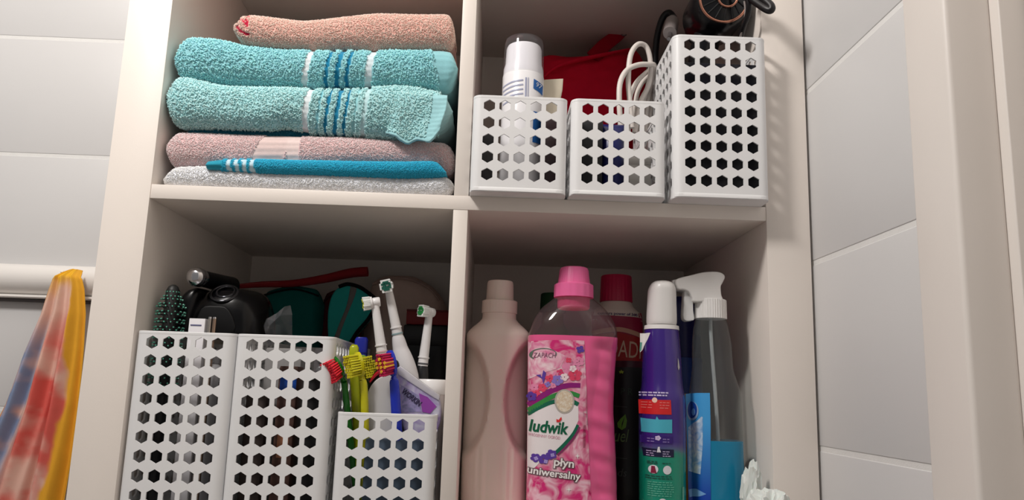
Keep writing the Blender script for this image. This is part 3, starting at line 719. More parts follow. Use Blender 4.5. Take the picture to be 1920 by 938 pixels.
# printed sleeve: purple above, teal below, soft change
sl = mat('purple_teal_sleeve', (58, 36, 120), .18, coat=.5)
nt = sl.node_tree; N_ = nt.nodes.new; tc = N_('ShaderNodeTexCoord'); sp = N_('ShaderNodeSeparateXYZ'); nt.links.new(tc.outputs['Object'], sp.inputs[0])
nz = N_('ShaderNodeTexNoise'); nz.inputs['Scale'].default_value = 30; nt.links.new(tc.outputs['Object'], nz.inputs['Vector'])
ad = N_('ShaderNodeMath'); ad.operation = 'MULTIPLY_ADD'; nt.links.new(nz.outputs['Fac'], ad.inputs[0]); ad.inputs[1].default_value = .012; nt.links.new(sp.outputs['Z'], ad.inputs[2])
cp = N_('ShaderNodeValToRGB'); e = cp.color_ramp.elements
e[0].position = .081; e[0].color = (*lin((12, 138, 112)), 1); e[1].position = .093; e[1].color = (*lin((56, 30, 122)), 1)
k2 = cp.color_ramp.elements.new(.087); k2.color = (*lin((86, 80, 130)), 1)
nt.links.new(ad.outputs[0], cp.inputs[0]); nt.links.new(cp.outputs[0], nt.nodes['Principled BSDF'].inputs['Base Color'])
body('sleeved_body', pf, [0, .0015, .003]+list(np.linspace(.01, .2125, 50)), sl, r, ang=70)
wcap = mat('white_cap_plastic', (236, 234, 232), .3)
loft('neck_collar', [(.2125, .0190, .0190), (.213, .0201, .0201), (.2175, .0196, .0196), (.2185, .0165, .0165)], wcap, r, ang=50)
loft('cap', [(.2185, .0164, .0190, 0, 0, 2.2), (.222, .0170, .0196, 0, 0, 2.3), (.245, .0162, .0200, 0, -.001, 2.4), (.258, .0155, .0200, 0, -.002, 2.5), (.2645, .0135, .0180, 0, -.003, 2.4), (.2685, .0095, .0130, 0, -.002, 2.2), (.2698, .004, .006, 0, -.001, 2)], wcap, r, interp=5, ang=80)
ys = front(pf); PP = aff([[0.0005933, -1.5e-06, -0.504393], [1.84e-05, -0.0005788, 0.2027571]], ox, FLZ)
def E_(name, polys, m, off): return decal(name, [[PP(*p) for p in P] for P in polys], ys, off, m, r, stepx=.0025)
E_('white_sleeve_edge', [[(1206, 622), (1223, 622), (1219, 634), (1211, 655), (1206, 660)]], wcap, .0004)
E_('teal_edge_mark', [[(1206, 640), (1210, 640), (1208, 656), (1205, 658)]], flat('print_mint', (96, 170, 150)), .0006)
E_('red_panel', [[(1202, 751), (1253, 752), (1254, 779), (1203, 778)]], flat('print_signal_red', (206, 34, 36)), .0004)
E_('cyan_panel', [[(1206, 786), (1226, 788), (1228, 782), (1231, 788), (1255, 788), (1255, 813), (1208, 812)]], flat('print_cyan', (74, 174, 196)), .0004)
E_('navy_panel', [[(1209, 841), (1258, 843), (1258, 857), (1210, 856)]], flat('print_ink_navy', (22, 22, 58)), .0004)
E_('violet_panel', [[(1205, 818), (1256, 820), (1256, 833), (1206, 832)]], flat('print_sleeve_violet', (52, 26, 112)), .0003)
E_('drop_icon', [ell(1225, 752, 4.2, 5, 14)], flat('print_peach', (238, 200, 180)), .0006)
E_('flower_icon', petals(1230, 822, 5, 5), flat('print_pale_violet', (206, 190, 226)), .0006)
E_('flask_icon', [[(1230, 838), (1233, 838), (1233, 842), (1235, 848), (1228, 848), (1230, 842)]], flat('print_icon_white', (220, 220, 226)), .0006)
wi = MATS['print_icon_white']; li = flat('print_line_lilac', (190, 178, 214)); lt = flat('print_line_mint', (88, 178, 154)); ld_ = flat('print_line_dark', (16, 78, 66))
E_('round_icon', [ell(1223, 879, 7.5, 8, 20)], wi, .0005); E_('garment_icon', [[(1220, 873), (1225, 873), (1228, 886), (1219, 886)]], flat('print_wine', (130, 30, 60)), .0007)
E_('round_icon', [ell(1246, 880, 7.5, 8, 20)], wi, .0005); E_('round_icon', [ell(1238, 936, 6.5, 5, 20)], wi, .0005)
def lines(name, x0, x1, y0, n, dy, h, m, seed):
    g = random.Random(seed); P = []
    for i in range(n):
        x = x0
        while x < x1-3:
            w = g.uniform(3, 8); xe = min(x+w, x1); yb = y0+i*dy+.03*(x-x0); P.append([(x, yb), (xe, yb+.03*w), (xe, yb+h+.03*w), (x, yb+h)]); x = xe+g.uniform(1, 1.8)
    return E_(name, P, m, .0006)
lines('fine_print', 1203, 1249, 736, 2, 5, 2.6, li, 1); lines('fine_print', 1207, 1221, 755, 3, 5, 1.3, flat('print_line_rose', (232, 130, 124)), 2); lines('fine_print', 1233, 1250, 756, 3, 5, 1.3, MATS['print_line_rose'], 3)
lines('fine_print', 1214, 1224, 822, 2, 5, 2, flat('print_line_violet', (128, 112, 172)), 4); lines('fine_print', 1238, 1250, 823, 2, 5, 2, MATS['print_line_violet'], 5)
lines('fine_print', 1213, 1227, 845, 3, 4, 1.4, li, 6); lines('fine_print', 1238, 1252, 846, 3, 4, 1.4, li, 7)
lines('fine_print', 1214, 1231, 864, 2, 3, 1.5, ld_, 8); lines('fine_print', 1237, 1254, 867, 1, 3, 1.5, ld_, 9); lines('fine_print', 1212, 1256, 890, 2, 4, 1.5, ld_, 10)
lines('fine_print', 1215, 1258, 901, 7, 4, 1.6, lt, 11)
E_('side_print', [[(1271, 672), (1273, 677), (1275, 690), (1272, 696), (1270, 690)]], flat('print_side_grey', (190, 184, 190)), .0006)
E_('side_print', [[(1274, 911), (1278, 911), (1278, 938), (1274, 934)]], flat('print_side_mint', (110, 180, 160)), .0006)

# ---- clear trigger spray bottle with blue liquid
ox, oy = .2985, .055
r = thing('spray_bottle', 'clear spray bottle half full of blue liquid with white trigger head', 'spray bottle', (ox, oy, FLZ), group=GBOT)
sf = [(0, .0265, .0225, 0, 0, 3), (.003, .0285, .0250, .0003, 0, 3), (.0905, .0290, .0250, -.0005, 0, 2.8), (.130, .0287, .0245, -.0008, 0, 2.6), (.143, .0282, .0238, -.001, 0, 2.5), (.158, .0255, .0225, -.002, 0, 2.3), (.172, .0230, .0215, -.0032, 0, 2.2), (.197, .0224, .0205, -.0035, 0, 2.1), (.215, .0205, .0190, -.0042, 0, 2), (.229, .0172, .0172, -.0045, 0, 2)]
loft('clear_body', [(.0905, .0290, .0250, -.0005, 0, 2.8)]+sf[3:], clear('clear_spray_plastic', (236, 240, 240), .055, (190, 198, 200), .05), r, n=64, cap=(False, False), interp=6, ang=80)
lf_ = [(z, rx, ry, cx, cy, e_) for (z, rx, ry, cx, cy, e_) in sf[:3]]
loft('blue_liquid', lf_, mat('blue_cleaning_liquid', (22, 132, 172), .15, var=.05, vscale=20, sss=.1), r, n=64, interp=6, ang=80)
tube('dip_tube', [(.002, -.004, .004), (.001, -.003, .10), (-.004, 0, .20), (-.0045, 0, .23)], .0022, clear('milky_tube', (240, 240, 240), .55, (226, 228, 230)), r)
screw_cap('ribbed_collar', [(.2275, .0168, 0), (.228, .0181, 1), (.2495, .0178, 1), (.2505, .0165, 0)], wcap, r, 40, .0005).location = (-.0045, 0, 0)
# head: nozzle towards the left, rear overhang to the right
def ext(name, poly, d0, d1, m, parent, bev=.003, seg=4):
    """outline in the x-z plane given real thickness in y, with rounded edges"""
    bm = bmesh.new(); f = bm.faces.new([bm.verts.new((x, d0, z)) for x, z in poly])
    q = bmesh.ops.extrude_face_region(bm, geom=[f])
    for v in [g for g in q['geom'] if isinstance(g, bmesh.types.BMVert)]: v.co.y = d1
    bmesh.ops.recalc_face_normals(bm, faces=bm.faces)
    if bev:
        es = [e for e in bm.edges if abs(e.verts[0].co.y-e.verts[1].co.y) < 1e-6]
        bmesh.ops.bevel(bm, geom=es, offset=bev, segments=seg, affect='EDGES', profile=.5, clamp_overlap=True)
    me = bpy.data.meshes.new(name); bm.to_mesh(me); bm.free(); finish(me, True, 50)
    return link(name, me, m, parent)
SQ = aff([[0.0006006, -8.9e-06, -0.5078402], [1.92e-05, -0.0005886, 0.2096848]], ox, FLZ)
def smooth_poly(P, n=5):
    P3 = [(x, 0, z) for x, z in P]; Q3 = spline(P3+[P3[0]], n); return [(p.x, p.z) for p in Q3[:-1]]
ext('trigger_head', smooth_poly([SQ(*p) for p in [(1271, 530), (1270, 522), (1277, 517), (1300, 511), (1325, 505), (1350, 504), (1362, 508), (1366, 515), (1362, 525), (1358, 534), (1359, 550), (1361, 562), (1335, 563), (1307, 564), (1302, 556), (1296, 545), (1286, 540), (1276, 539)]]), -.0135, .0135, wcap, r, .005)
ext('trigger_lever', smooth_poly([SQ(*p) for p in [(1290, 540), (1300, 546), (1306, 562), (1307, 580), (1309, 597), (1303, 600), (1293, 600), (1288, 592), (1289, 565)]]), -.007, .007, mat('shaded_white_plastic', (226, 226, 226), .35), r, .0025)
ext('nozzle', [SQ(*p) for p in [(1266, 520), (1273, 518), (1273, 532), (1267, 531)]], -.007, .007, wcap, r, .001)
# sprayer label: sky blue going to royal blue, wrapped round its left front
bl = mat('sky_blue_label', (52, 140, 206), .3)
nt = bl.node_tree; tc = nt.nodes.new('ShaderNodeTexCoord'); sp = nt.nodes.new('ShaderNodeSeparateXYZ'); nt.links.new(tc.outputs['Object'], sp.inputs[0])
cp = nt.nodes.new('ShaderNodeValToRGB'); cp.color_ramp.elements[0].position = .03; cp.color_ramp.elements[0].color = (*lin((24, 66, 170)), 1); cp.color_ramp.elements[1].position = .11; cp.color_ramp.elements[1].color = (*lin((70, 160, 222)), 1)
nt.links.new(sp.outputs['Z'], cp.inputs[0]); nt.links.new(cp.outputs[0], nt.nodes['Principled BSDF'].inputs['Base Color'])
sff = tabfn(sf); ys = front(sff)
slab = decal('label', [[SQ(*p) for p in [(1294, 742), (1312, 740), (1332, 740), (1333, 800), (1333, 860), (1334, 975), (1301, 975), (1299, 900), (1296, 800)]]], ys, .0005, bl, r, stepx=.0015)
def B_(name, polys, m, off): return decal(name, [[SQ(*p) for p in P] for P in polys], ys, off, m, slab, stepx=.002)
B_('white_swash', [[(1299, 806), (1304, 800), (1311, 793), (1318, 784), (1320, 785), (1320, 840), (1317, 890), (1300, 886)]], swirl('print_ice_white', (216, 228, 238), (120, 170, 220), 90), .0008)
B_('drop_ring', [ell(1305, 774, 9., 18, 24)], flat('print_ice_grey', (150, 176, 206)), .0010)
B_('drop_emblem', [ell(1305, 772, 7., 16, 24)], flat('print_royal_blue', (20, 64, 150)), .0012)
B_('drop_glint', [ell(1308, 776, 2., 7, 12)], flat('print_glint_blue', (96, 150, 214)), .0014)
B_('blue_splash', [[(1300, 920), (1312, 917), (1326, 925), (1316, 930), (1302, 934)]], flat('print_splash', (120, 170, 226)), .0008)
# ---- navy bottle with yellow band at the back
r = thing('spray_can', 'navy blue can with yellow lower band standing at the back', 'bottle', (.3030, .235, FLZ), group=GBOT)
nv = mat('navy_can', (20, 26, 96), .3)
loft('can_body', [(0, .026, .026), (.003, .028, .028), (.142, .028, .028)], mat('amber_band', (196, 140, 40), .4), r, ang=40)
loft('upper_body', [(.142, .0281, .0281), (.185, .0281, .0281), (.19, .0275, .0275)], mat('blue_can_label', (30, 66, 150), .35), r, ang=40)
loft('cap', [(.19, .0262, .0262), (.192, .0268, .0268), (.262, .0255, .0255), (.270, .0235, .0235), (.274, .018, .018)], nv, r, ang=50)

# ---- crumpled white plastic bag at the front right corner
def crumple(name, c, rad, m, seed, amp=.35, sub=4, flat_z=None, parent=None, lim=None):
    bm = bmesh.new(); bmesh.ops.create_icosphere(bm, subdivisions=sub, radius=1)
    g = np.random.default_rng(seed); dirs = g.normal(size=(26, 3)); dirs /= np.linalg.norm(dirs, axis=1)[:, None]; offs = g.uniform(.55, 1.05, 26)
    for v in bm.verts:
        d = np.array(v.co); q = dirs@d; s = np.min(np.where(q > .15, offs/np.maximum(q, .15), 9)); s = min(s, 1.35)
        s = (1-amp)+amp*s*1.3
        v.co = Vector((d[0]*rad[0]*s, d[1]*rad[1]*s, d[2]*rad[2]*s))+Vector(c)
        if flat_z is not None and v.co.z < flat_z: v.co.z = flat_z+.0003
        if lim:
            for ax, lo_, hi_ in lim: v.co[ax] = min(max(v.co[ax], lo_), hi_)
    me = bpy.data.meshes.new(name); bm.to_mesh(me); bm.free(); finish(me, True, 22)
    return link(name, me, m, parent)
film = mat('white_bag_film', (222, 228, 224), .35, sss=.1, var=.05, vscale=60, bump=.3, bscale=90)
r = thing('plastic_bag', 'crumpled white plastic bag at the foot of the right side panel', 'bag', (.322, .0, FLZ))
from mathutils import noise as mnoise
def wrinkled(name, c, rad, seed, parent, sub=5, amp=.55, lean=(0, 0)):
    """crumpled film: a lobe folded by ridged noise, sharp creases kept"""
    bm = bmesh.new(); bmesh.ops.create_icosphere(bm, subdivisions=sub, radius=1)
    for v in bm.verts:
        d = v.co.copy(); q = d*1.25+Vector((seed*3.7, seed*1.3, 0))
        n1 = 1-2*abs(mnoise.noise(q)); n2 = 1-2*abs(mnoise.noise(q*2.3)); s_ = 1-amp+amp*(.65*n1+.35*n2)
        v.co = Vector((d.x*rad[0]*s_+lean[0]*max(0, d.z), d.y*rad[1]*s_+lean[1]*max(0, d.z), d.z*rad[2]*s_))+Vector(c)
        if v.co.z < .0004: v.co.z = .0004
    me = bpy.data.meshes.new(name); bm.to_mesh(me); bm.free(); finish(me, True, 28)
    return link(name, me, film, parent)
wrinkled('bag_film', (.002, -.024, .012), (.031, .028, .040), 5, r, amp=.42, lean=(.006, -.004))
wrinkled('bag_handle', (-.002, .006, .034), (.013, .012, .046), 9, r, sub=4, amp=.5, lean=(.004, 0))
def sheet(name, fn, nu, nv, m, parent, th=.0012, sub=0):
    P = np.array([[fn(i/(nu-1), j/(nv-1)) for j in range(nv)] for i in range(nu)])
    o = gridmesh(name, P, False, m, parent); s = o.modifiers.new('thickness', 'SOLIDIFY'); s.thickness = th; s.offset = 0
    if sub: q = o.modifiers.new('smooth', 'SUBSURF'); q.levels = q.render_levels = sub
    return o

# ------------------------------------------------------------------ lower left cube: soft bags at the back
def pillow(name, top, bot, y0, th, m, parent, nx=36, nz=30, puff=1.0, wr=.0025, seed=3, zpow=.55):
    """soft bag standing up: outline top(x)/bot(x) lists of (x, z); inflated thickness th"""
    T_ = np.array(top); B_ = np.array(bot); xs = np.linspace(T_[0, 0], T_[-1, 0], nx)
    zt = cr(T_[:, 0], T_[:, 1], xs); zb = np.interp(xs, B_[:, 0], B_[:, 1]); g = np.random.default_rng(seed)
    th_ = np.linspace(0, 2*math.pi, 2*nz, endpoint=False)
    c, s = np.cos(th_), np.sin(th_)
    P = np.zeros((nx, 2*nz, 3))
    for i, x in enumerate(xs):
        e = min(i, nx-1-i)/(nx-1)*2; k = max(.1, math.sin(min(1, e*2.2)*math.pi/2))
        zc, h = (zt[i]+zb[i])/2, (zt[i]-zb[i])/2
        P[i, :, 0] = x; P[i, :, 1] = y0-np.sign(c)*np.abs(c)**.8*th/2*k*puff; P[i, :, 2] = zc+h*np.sign(s)*np.abs(s)**zpow
    W_ = lumps(P[..., 0], P[..., 2], seed, 30)*wr; P[..., 1] += W_
    return gridmesh(name, P, True, m, parent)
def AX(c, dy=0): return lambda px, py: (c[0][0]*px+c[0][1]*py+c[0][2], c[1][0]*px+c[1][1]*py+c[1][2])
B28 = [[0.0007620, 5.4e-05, -0.6952], [2.65e-05, -0.0007690, 0.3300]]
q = AX(B28)
cloth = lambda n, c, **k: mat(n, c, .85, spec=.2, var=.12, vscale=60, bump=.35, bscale=900, **k)
FB = FLZ+.002
def bag(name, label, cat, px_top, y0, th, m, seed, wr=.0025, bot=None, zpow=.55):
    top = [q(*p) for p in px_top]; xc = (top[0][0]+top[-1][0])/2
    r = thing(name, label, cat, (xc, y0, FLZ), group='soft bags at the back of the lower left cube')
    loc = [(x-xc, z-FLZ) for x, z in top]
    pillow('bag_body', loc, [(loc[0][0], bot or .0025), (loc[-1][0], bot or .0025)], 0, th, m, r, seed=seed, wr=wr, zpow=zpow); return r, (lambda px, py: (q(px, py)[0]-xc, q(px, py)[1]-FLZ))
mauve = cloth('mauve_cloth', (226, 198, 186))
r, l = bag('wash_bag', 'dusty beige zipped wash bag leaning at the back behind the toothbrushes', 'bag', [(672, 560), (690, 515), (720, 503), (760, 504), (800, 522), (822, 545), (845, 600)], .338, .055, mauve, 3)
tube('piping', [(*(lambda p: (p[0], -.020, p[1]-.004))(l(*p)),) for p in [(690, 518), (720, 507), (760, 508), (800, 526), (820, 550)]], .0016, cloth('mauve_piping', (190, 160, 150)), r)
dteal = cloth('dark_teal_cloth', (16, 104, 100))
r, l = bag('pouch', 'dark teal fabric pouch behind the black styler and plastic wrap', 'pouch', [(470, 570), (490, 538), (540, 528), (580, 534), (602, 575)], .315, .05, dteal, 5)
tube('zip', [(*(lambda p: (p[0], -.014, p[1]-.003))(l(*p)),) for p in [(480, 545), (540, 532), (590, 545)]], .0014, cloth('black_zip', (20, 22, 24)), r)
r, l = bag('pouch', 'dark maroon soft pouch between the teal pouch and striped case', 'pouch', [(585, 580), (600, 540), (625, 533), (650, 545), (668, 590)], .325, .04, cloth('maroon_cloth', (92, 34, 40)), 7)
tube('seam', [(*(lambda p: (p[0], -.012, p[1]-.003))(l(*p)),) for p in [(596, 552), (625, 538), (655, 560)]], .0012, cloth('maroon_seam', (64, 22, 28)), r)
# striped teal case: leaf shaped, standing on the toothbrush side
tealm = cloth('teal_case_cloth', (44, 170, 164))
q2 = AX([[0.0007102, 5.05e-05, -0.6461131], [2.47e-05, -0.0007165, 0.2955129]])
xc, zc = q2(652, 600)
r = thing('glasses_case', 'teal and grey striped oval fabric case standing among the bags', 'case', (xc, .268, FLZ), group='soft bags at the back of the lower left cube')
L2 = lambda px, py: (AX([[0.0007520, 5.3e-05, -0.6865], [2.6e-05, -0.0007590, 0.3242]])(px, py)[0]-xc, AX([[0.0007520, 5.3e-05, -0.6865], [2.6e-05, -0.0007590, 0.3242]])(px, py)[1]-FLZ)
top = [L2(*p) for p in [(611, 606), (614, 580), (622, 550), (640, 534), (662, 533), (684, 546), (703, 566)]]
def case_disp(poly, name, m, y0, th): return ext(name, poly, y0, y0+th, m, r, .006, 4)
outl = smooth_poly([L2(*p) for p in [(612, 612), (613, 580), (620, 552), (634, 536), (652, 531), (676, 538), (700, 556), (706, 566), (690, 596), (668, 622), (650, 650), (630, 668), (616, 650)]], 4)
case_disp(outl, 'case_shell', tealm, 0, .022)
case_disp(smooth_poly([L2(*p) for p in [(655, 534), (668, 537), (664, 556), (652, 585), (640, 616), (632, 640), (622, 640), (634, 605), (648, 570)]], 3), 'grey_stripe', cloth('grey_stripe_cloth', (120, 118, 116)), -.0012, .006)
tube('black_binding', [(L2(*p)[0], -.001, L2(*p)[1]) for p in [(634, 536), (652, 531), (676, 538), (700, 556), (706, 566), (690, 596), (668, 622), (652, 648)]], .0028, cloth('black_binding', (18, 18, 20)), r)
box('case_foot', (-.022, .003, .0), (.012, .019, L2(640, 640)[1]), tealm, r, bev=.003)
# red strap lying over the bags
rd = cloth('dark_red_cloth', (158, 40, 46))
r = thing('strap_roll', 'long dark red cloth strap lying across the bags near the cube ceiling', 'strap', (-.22, .30, q(560, 530)[1]))
pts = [(q(px, py)[0]+.22, 0, q(px, py)[1]-q(560, 530)[1]) for px, py in [(432, 531), (480, 527), (540, 525), (600, 516), (650, 505), (684, 502)]]
tube('strap', pts, [.0040, .0055, .0066, .0078, .0088, .0090], rd, r, n=14, flat=.8)
tube('stitching', [(x, -.0052, z+.0015) for x, y, z in pts], .0006, cloth('pale_red_thread', (190, 90, 90)), r, n=6)
# dark boxes behind the toothbrush basket
r = thing('flat_carton', 'dark red carton lying on the black box behind the toothbrushes', 'box', (-.052, .26, -.1165))
box('carton_body', (-.030, 0, 0), (.036, .06, .0200), mat('dark_red_card', (132, 20, 26), .5), r, bev=.001)
box('carton_flap', (-.030, -.001, .0185), (.036, .058, .0212), mat('darker_red_card', (104, 14, 20), .5), r, bev=.0005)
r = thing('storage_case', 'black glossy box standing upright behind the white electric toothbrush', 'box', (-.052, .262, FLZ))
kb = mat('black_gloss_plastic', (7, 7, 9), .2, spec=.3)
box('case_body', (-.033, 0, 0), (.040, .055, .2255), kb, r, bev=.004)
box('case_lid', (-.0335, -.0008, .196), (.0405, .0558, .2262), mat('black_satin_plastic', (20, 20, 22), .35), r, bev=.003)

# ------------------------------------------------------------------ lower left cube: inside the tall baskets
BZ = FLZ+.0055
q5 = AX([[0.0006044, 5.73e-05, -0.5539268], [2.1e-05, -0.0006115, 0.2224882]])
# round hair brush
hx, hy = -.3235, .042
r = thing('round_hairbrush', 'round black hairbrush with green tipped bristles against the left panel', 'hairbrush', (hx, hy, BZ))
hb = mat('black_rubber', (18, 20, 20), .5)
loft('handle', [(0, .007, .007), (.004, .0085, .0085), (.09, .0075, .0075), (.115, .006, .006)], mat('black_handle', (22, 22, 24), .3), r, ang=60)
loft('barrel', [(.115, .0065, .0065), (.118, .0075, .0075), (.232, .0075, .0075), (.237, .005, .005), (.239, .002, .002)], hb, r, ang=60)
bv, bfc, tv, tf = [], [], [], []
def prism(V, F, a, b, ra, rb, n=5):
    a, b = Vector(a), Vector(b); t = (b-a).normalized(); u = t.orthogonal().normalized(); w = t.cross(u); k0 = len(V)
    for c, rr in ((a, ra), (b, rb)):
        for k in range(n): an = 2*math.pi*k/n; V.append(c+u*rr*math.cos(an)+w*rr*math.sin(an))
    for k in range(n): F.append((k0+k, k0+(k+1) % n, k0+n+(k+1) % n, k0+n+k))
    F.append(tuple(k0+n+k for k in range(n))); F.append(tuple(k0+k for k in range(n))[::-1])
for j in range(26):
    z = .120+j*.0044; tp = 1 if j < 22 else 1-.13*(j-21)
    for k in range(14):
        a = 2*math.pi*(k+.5*(j % 2))/14; d = Vector((math.cos(a), math.sin(a), .08*(j % 2))); p0 = Vector((0, 0, z))
        prism(bv, bfc, p0+d*.006, p0+d*.0150*tp, .00045, .00035, 4); prism(tv, tf, p0+d*.0146*tp, p0+d*.0162*tp, .0008, .0008, 5)
tag(pyobj('bristles', bv, bfc, hb, r, False), kind='stuff'); tag(pyobj('bristle_tips', tv, tf, mat('mint_bristle_tip', (96, 176, 152), .4), r, False), kind='stuff')
sz = lambda z: z-BZ
def ring(name, c, R, rr, m, parent, tilt=(0, 0, 0), n=40, k=10, sx_=1., sz_=1.):
    V = []; F = []; E_m = Matrix.Rotation(tilt[0], 3, 'X') @ Matrix.Rotation(tilt[2], 3, 'Z')
    for i in range(n):
        a = 2*math.pi*i/n
        for j in range(k):
            b = 2*math.pi*j/k; v = Vector(((R+rr*math.cos(b))*math.cos(a)*sx_, rr*math.sin(b), (R+rr*math.cos(b))*math.sin(a)*sz_)); V.append(E_m @ v+Vector(c))
    for i in range(n):
        for j in range(k): F.append((i*k+j, i*k+(j+1) % k, ((i+1) % n)*k+(j+1) % k, ((i+1) % n)*k+j))
    return pyobj(name, V, F, m, parent, True, 80)
# black glossy hair styler lying across the rims of both tall baskets
sx, sy, s0 = -.278, .100, FLZ+HT+.0006
r = thing('hair_styler', 'black glossy hair styler with chrome knob lying across the tall basket rims', 'hair styler', (sx, sy, s0))
sw = lambda px, py, y=.09: (unp3(px, py, y)[0]-sx, y-sy, unp3(px, py, y)[1]-s0)
loft('styler_body', [(0, .046, .046, .006, 0, 3), (.004, .048, .048, .006, 0, 3), (.020, .0475, .047, .006, 0, 2.8), (.038, .044, .043, .006, 0, 2.5), (.050, .036, .036, .008, 0, 2.3), (.0560, .026, .026, .009, 0, 2.1), (.0580, .014, .014, .009, 0, 2)], kb, r, interp=6, ang=80)
loft('left_grip', [(0, .016, .040, -.040, 0, 3), (.020, .016, .040, -.040, 0, 3), (.040, .0150, .038, -.037, 0, 2.8), (.052, .012, .034, -.033, 0, 2.4), (.056, .007, .028, -.031, 0, 2)], mat('wand_black', (10, 10, 13), .28, spec=.3), r, interp=4, ang=80)
bc_ = mat('black_chrome', (70, 70, 74), .12, metal=.8)
ring('inlet_ring', (.004, -.0335, .0500), .0150, .0016, bc_, r, (-.80, 0, 0)); ring('inlet_ring', (.005, -.0325, .0520), .0100, .0013, bc_, r, (-.80, 0, 0))
ext('front_panel', smooth_poly([(-.022, .003), (-.016, .030), (0, .034), (.016, .030), (.024, .003)], 3), -.0485, -.036, mat('black_matte_panel', (10, 10, 12), .5, spec=.3), r, .002)
k0 = Vector(sw(366, 519, .048)); k1 = Vector(sw(432, 536, .13)); dk = (k1-k0).normalized()
tube('knob_neck', [k0+dk*.010, k0+dk*.03, k0+dk*.06, k0+dk*.085], [.0096, .0098, .0105, .0115], MATS['wand_black'], r, n=24)
chrome = mat('chrome', (205, 205, 208), .16, metal=1.)
tube('cap_ring', [k0+dk*.0065, k0+dk*.009, k0+dk*.0125], [.0104, .0109, .0104], chrome, r, n=28)
tube('end_cap', [k0-dk*.0065, k0-dk*.0050, k0-dk*.0015, k0+dk*.003, k0+dk*.0065], [.0022, .0068, .0104, .0112, .0106], chrome, r, n=28)
# white carton and silver tubes in front
cx_, cz_ = q5(375, 598)
r = thing('medicine_carton', 'small white carton with printed line sticking out of the left tall basket', 'carton', (-.2845, .020, BZ))
wcard = mat('white_card', (228, 226, 230), .5)
o = box('carton_body', (-.009, 0, 0), (.0085, .012, sz(-.1375)), wcard, r, bev=.0006)
box('printed_line', (-.007, -.0004, sz(-.1455)), (.005, .0001, sz(-.1442)), mat('print_blue_grey', (90, 92, 130), .5), r, bev=0)
for k_, (xx, lb) in enumerate(((-.2715, 'narrow silver tube standing right beside the white carton'), (-.2665, 'second narrow silver tube from the white carton, copper toned'))):
    r = thing('silver_tube', lb, 'tube', (xx, .022, BZ), group='metal tubes in the left tall basket')
    loft('tube_body', [(0, .0020, .0020), (sz(-.137), .0020, .0020)], mat('brushed_silver', (190, 184, 176), .25, metal=.9) if k_ == 0 else mat('brushed_copper', (176, 150, 130), .25, metal=.9), r, n=20)
    loft('tube_cap', [(sz(-.137), .0021, .0021), (sz(-.1352), .0018, .0018)], mat('bright_steel', (214, 214, 216), .12, metal=1.), r, n=20)
# pale grey bottle and dark tin low in the basket, seen through the holes
r = thing('shampoo_bottle', 'pale grey bottle inside the left tall basket seen through its holes', 'bottle', (-.2755, .048, BZ))
loft('bottle_body', [(0, .017, .012, 0, 0, 2.6), (.004, .019, .0135, 0, 0, 2.6), (.135, .019, .0135, 0, 0, 2.6), (.148, .013, .011, 0, 0, 2.2), (.152, .008, .008, 0, 0, 2)], mat('pale_grey_plastic', (196, 196, 200), .35), r, ang=60)
screw_cap('cap', [(.152, .0080, 0), (.1525, .0088, 1), (.1665, .0082, 1), (.168, .007, 0)], mat('grey_cap_plastic', (150, 150, 154), .35), r, 30, .0003)
r = thing('round_tin', 'dark tin inside the left tall basket at its right edge', 'tin', (-.2485, .030, BZ))
loft('tin_body', [(0, .0085, .0110), (.001, .0092, .012), (.132, .0092, .012), (.133, .0085, .011)], mat('charcoal_tin', (46, 42, 42), .35), r, ang=50)
loft('tin_lid', [(.133, .0090, .0118), (.141, .0090, .0118), (.142, .008, .0105)], mat('charcoal_lid', (62, 56, 56), .3), r, ang=50)
# second tall basket: wrapping film, boxes, blue tube
r = thing('film_bag', 'crinkled clear plastic wrap poking out of the middle tall basket', 'plastic wrap', (-.196, .045, BZ))
cf_ = clear('crinkled_film', (235, 235, 238), .07, (200, 200, 204), .14)
def tri_fan(name, pts, m, parent):
    V = [(x, y, z) for x, y, z in pts]; F = [(0, i, i+1) for i in range(1, len(V)-1)]; return V, F
W_ = lambda px, py, y: (q5(px, py)[0]+.196, y, q5(px, py)[1]-BZ)
V = [W_(496, 612, 0), W_(503, 600, -.004), W_(520, 588, .002), W_(537, 576, -.002), W_(544, 573, .006), W_(548, 590, .004), W_(546, 610, .008), W_(520, 604, -.008), W_(532, 594, -.010), W_(535, 608, -.004), W_(510, 612, -.006), W_(522, 640, .004), W_(500, 650, .01), W_(545, 650, .012)]
F = [(0, 1, 10), (1, 7, 10), (1, 2, 7), (2, 8, 7), (2, 3, 8), (3, 4, 8), (4, 5, 8), (5, 9, 8), (5, 6, 9), (7, 8, 9), (7, 9, 10), (10, 9, 11), (0, 10, 12), (10, 11, 12), (9, 6, 13), (9, 13, 11)]
fo = pyobj('film', V, F, cf_, r, False); sd = fo.modifiers.new('thickness', 'SOLIDIFY'); sd.thickness = .0004
r2 = box('film_contents', (-.019, .002, 0), (.022, .03, .172), mat('grey_wrapped_card', (132, 130, 130), .5), r, bev=.002)
def ctn(x, y, w, d, h, m, lab_, nm='carton', lidc=None, cat='carton'):
    r = thing(nm, lab_, cat, (x, y, BZ)); box('carton_body', (-w/2, 0, 0), (w/2, d, h), m, r, bev=.0008)
    box('carton_top', (-w/2+.0006, .0006, h-.0002), (w/2-.0006, d-.0006, h+.0012), lidc or m, r, bev=.0004); return r
r = ctn(-.1785, .012, .020, .028, .150, mat('brown_card', (88, 60, 52), .6), 'brown carton in the middle tall basket, seen through its holes')
box('blue_patch', (-.008, -.0006, .120), (.0095, 0, .142), mat('blue_print_patch', (24, 76, 168), .4), r, bev=0)
box('orange_patch', (-.006, -.0006, .055), (.006, 0, .085), mat('tan_print_patch', (176, 116, 84), .4), r, bev=0)
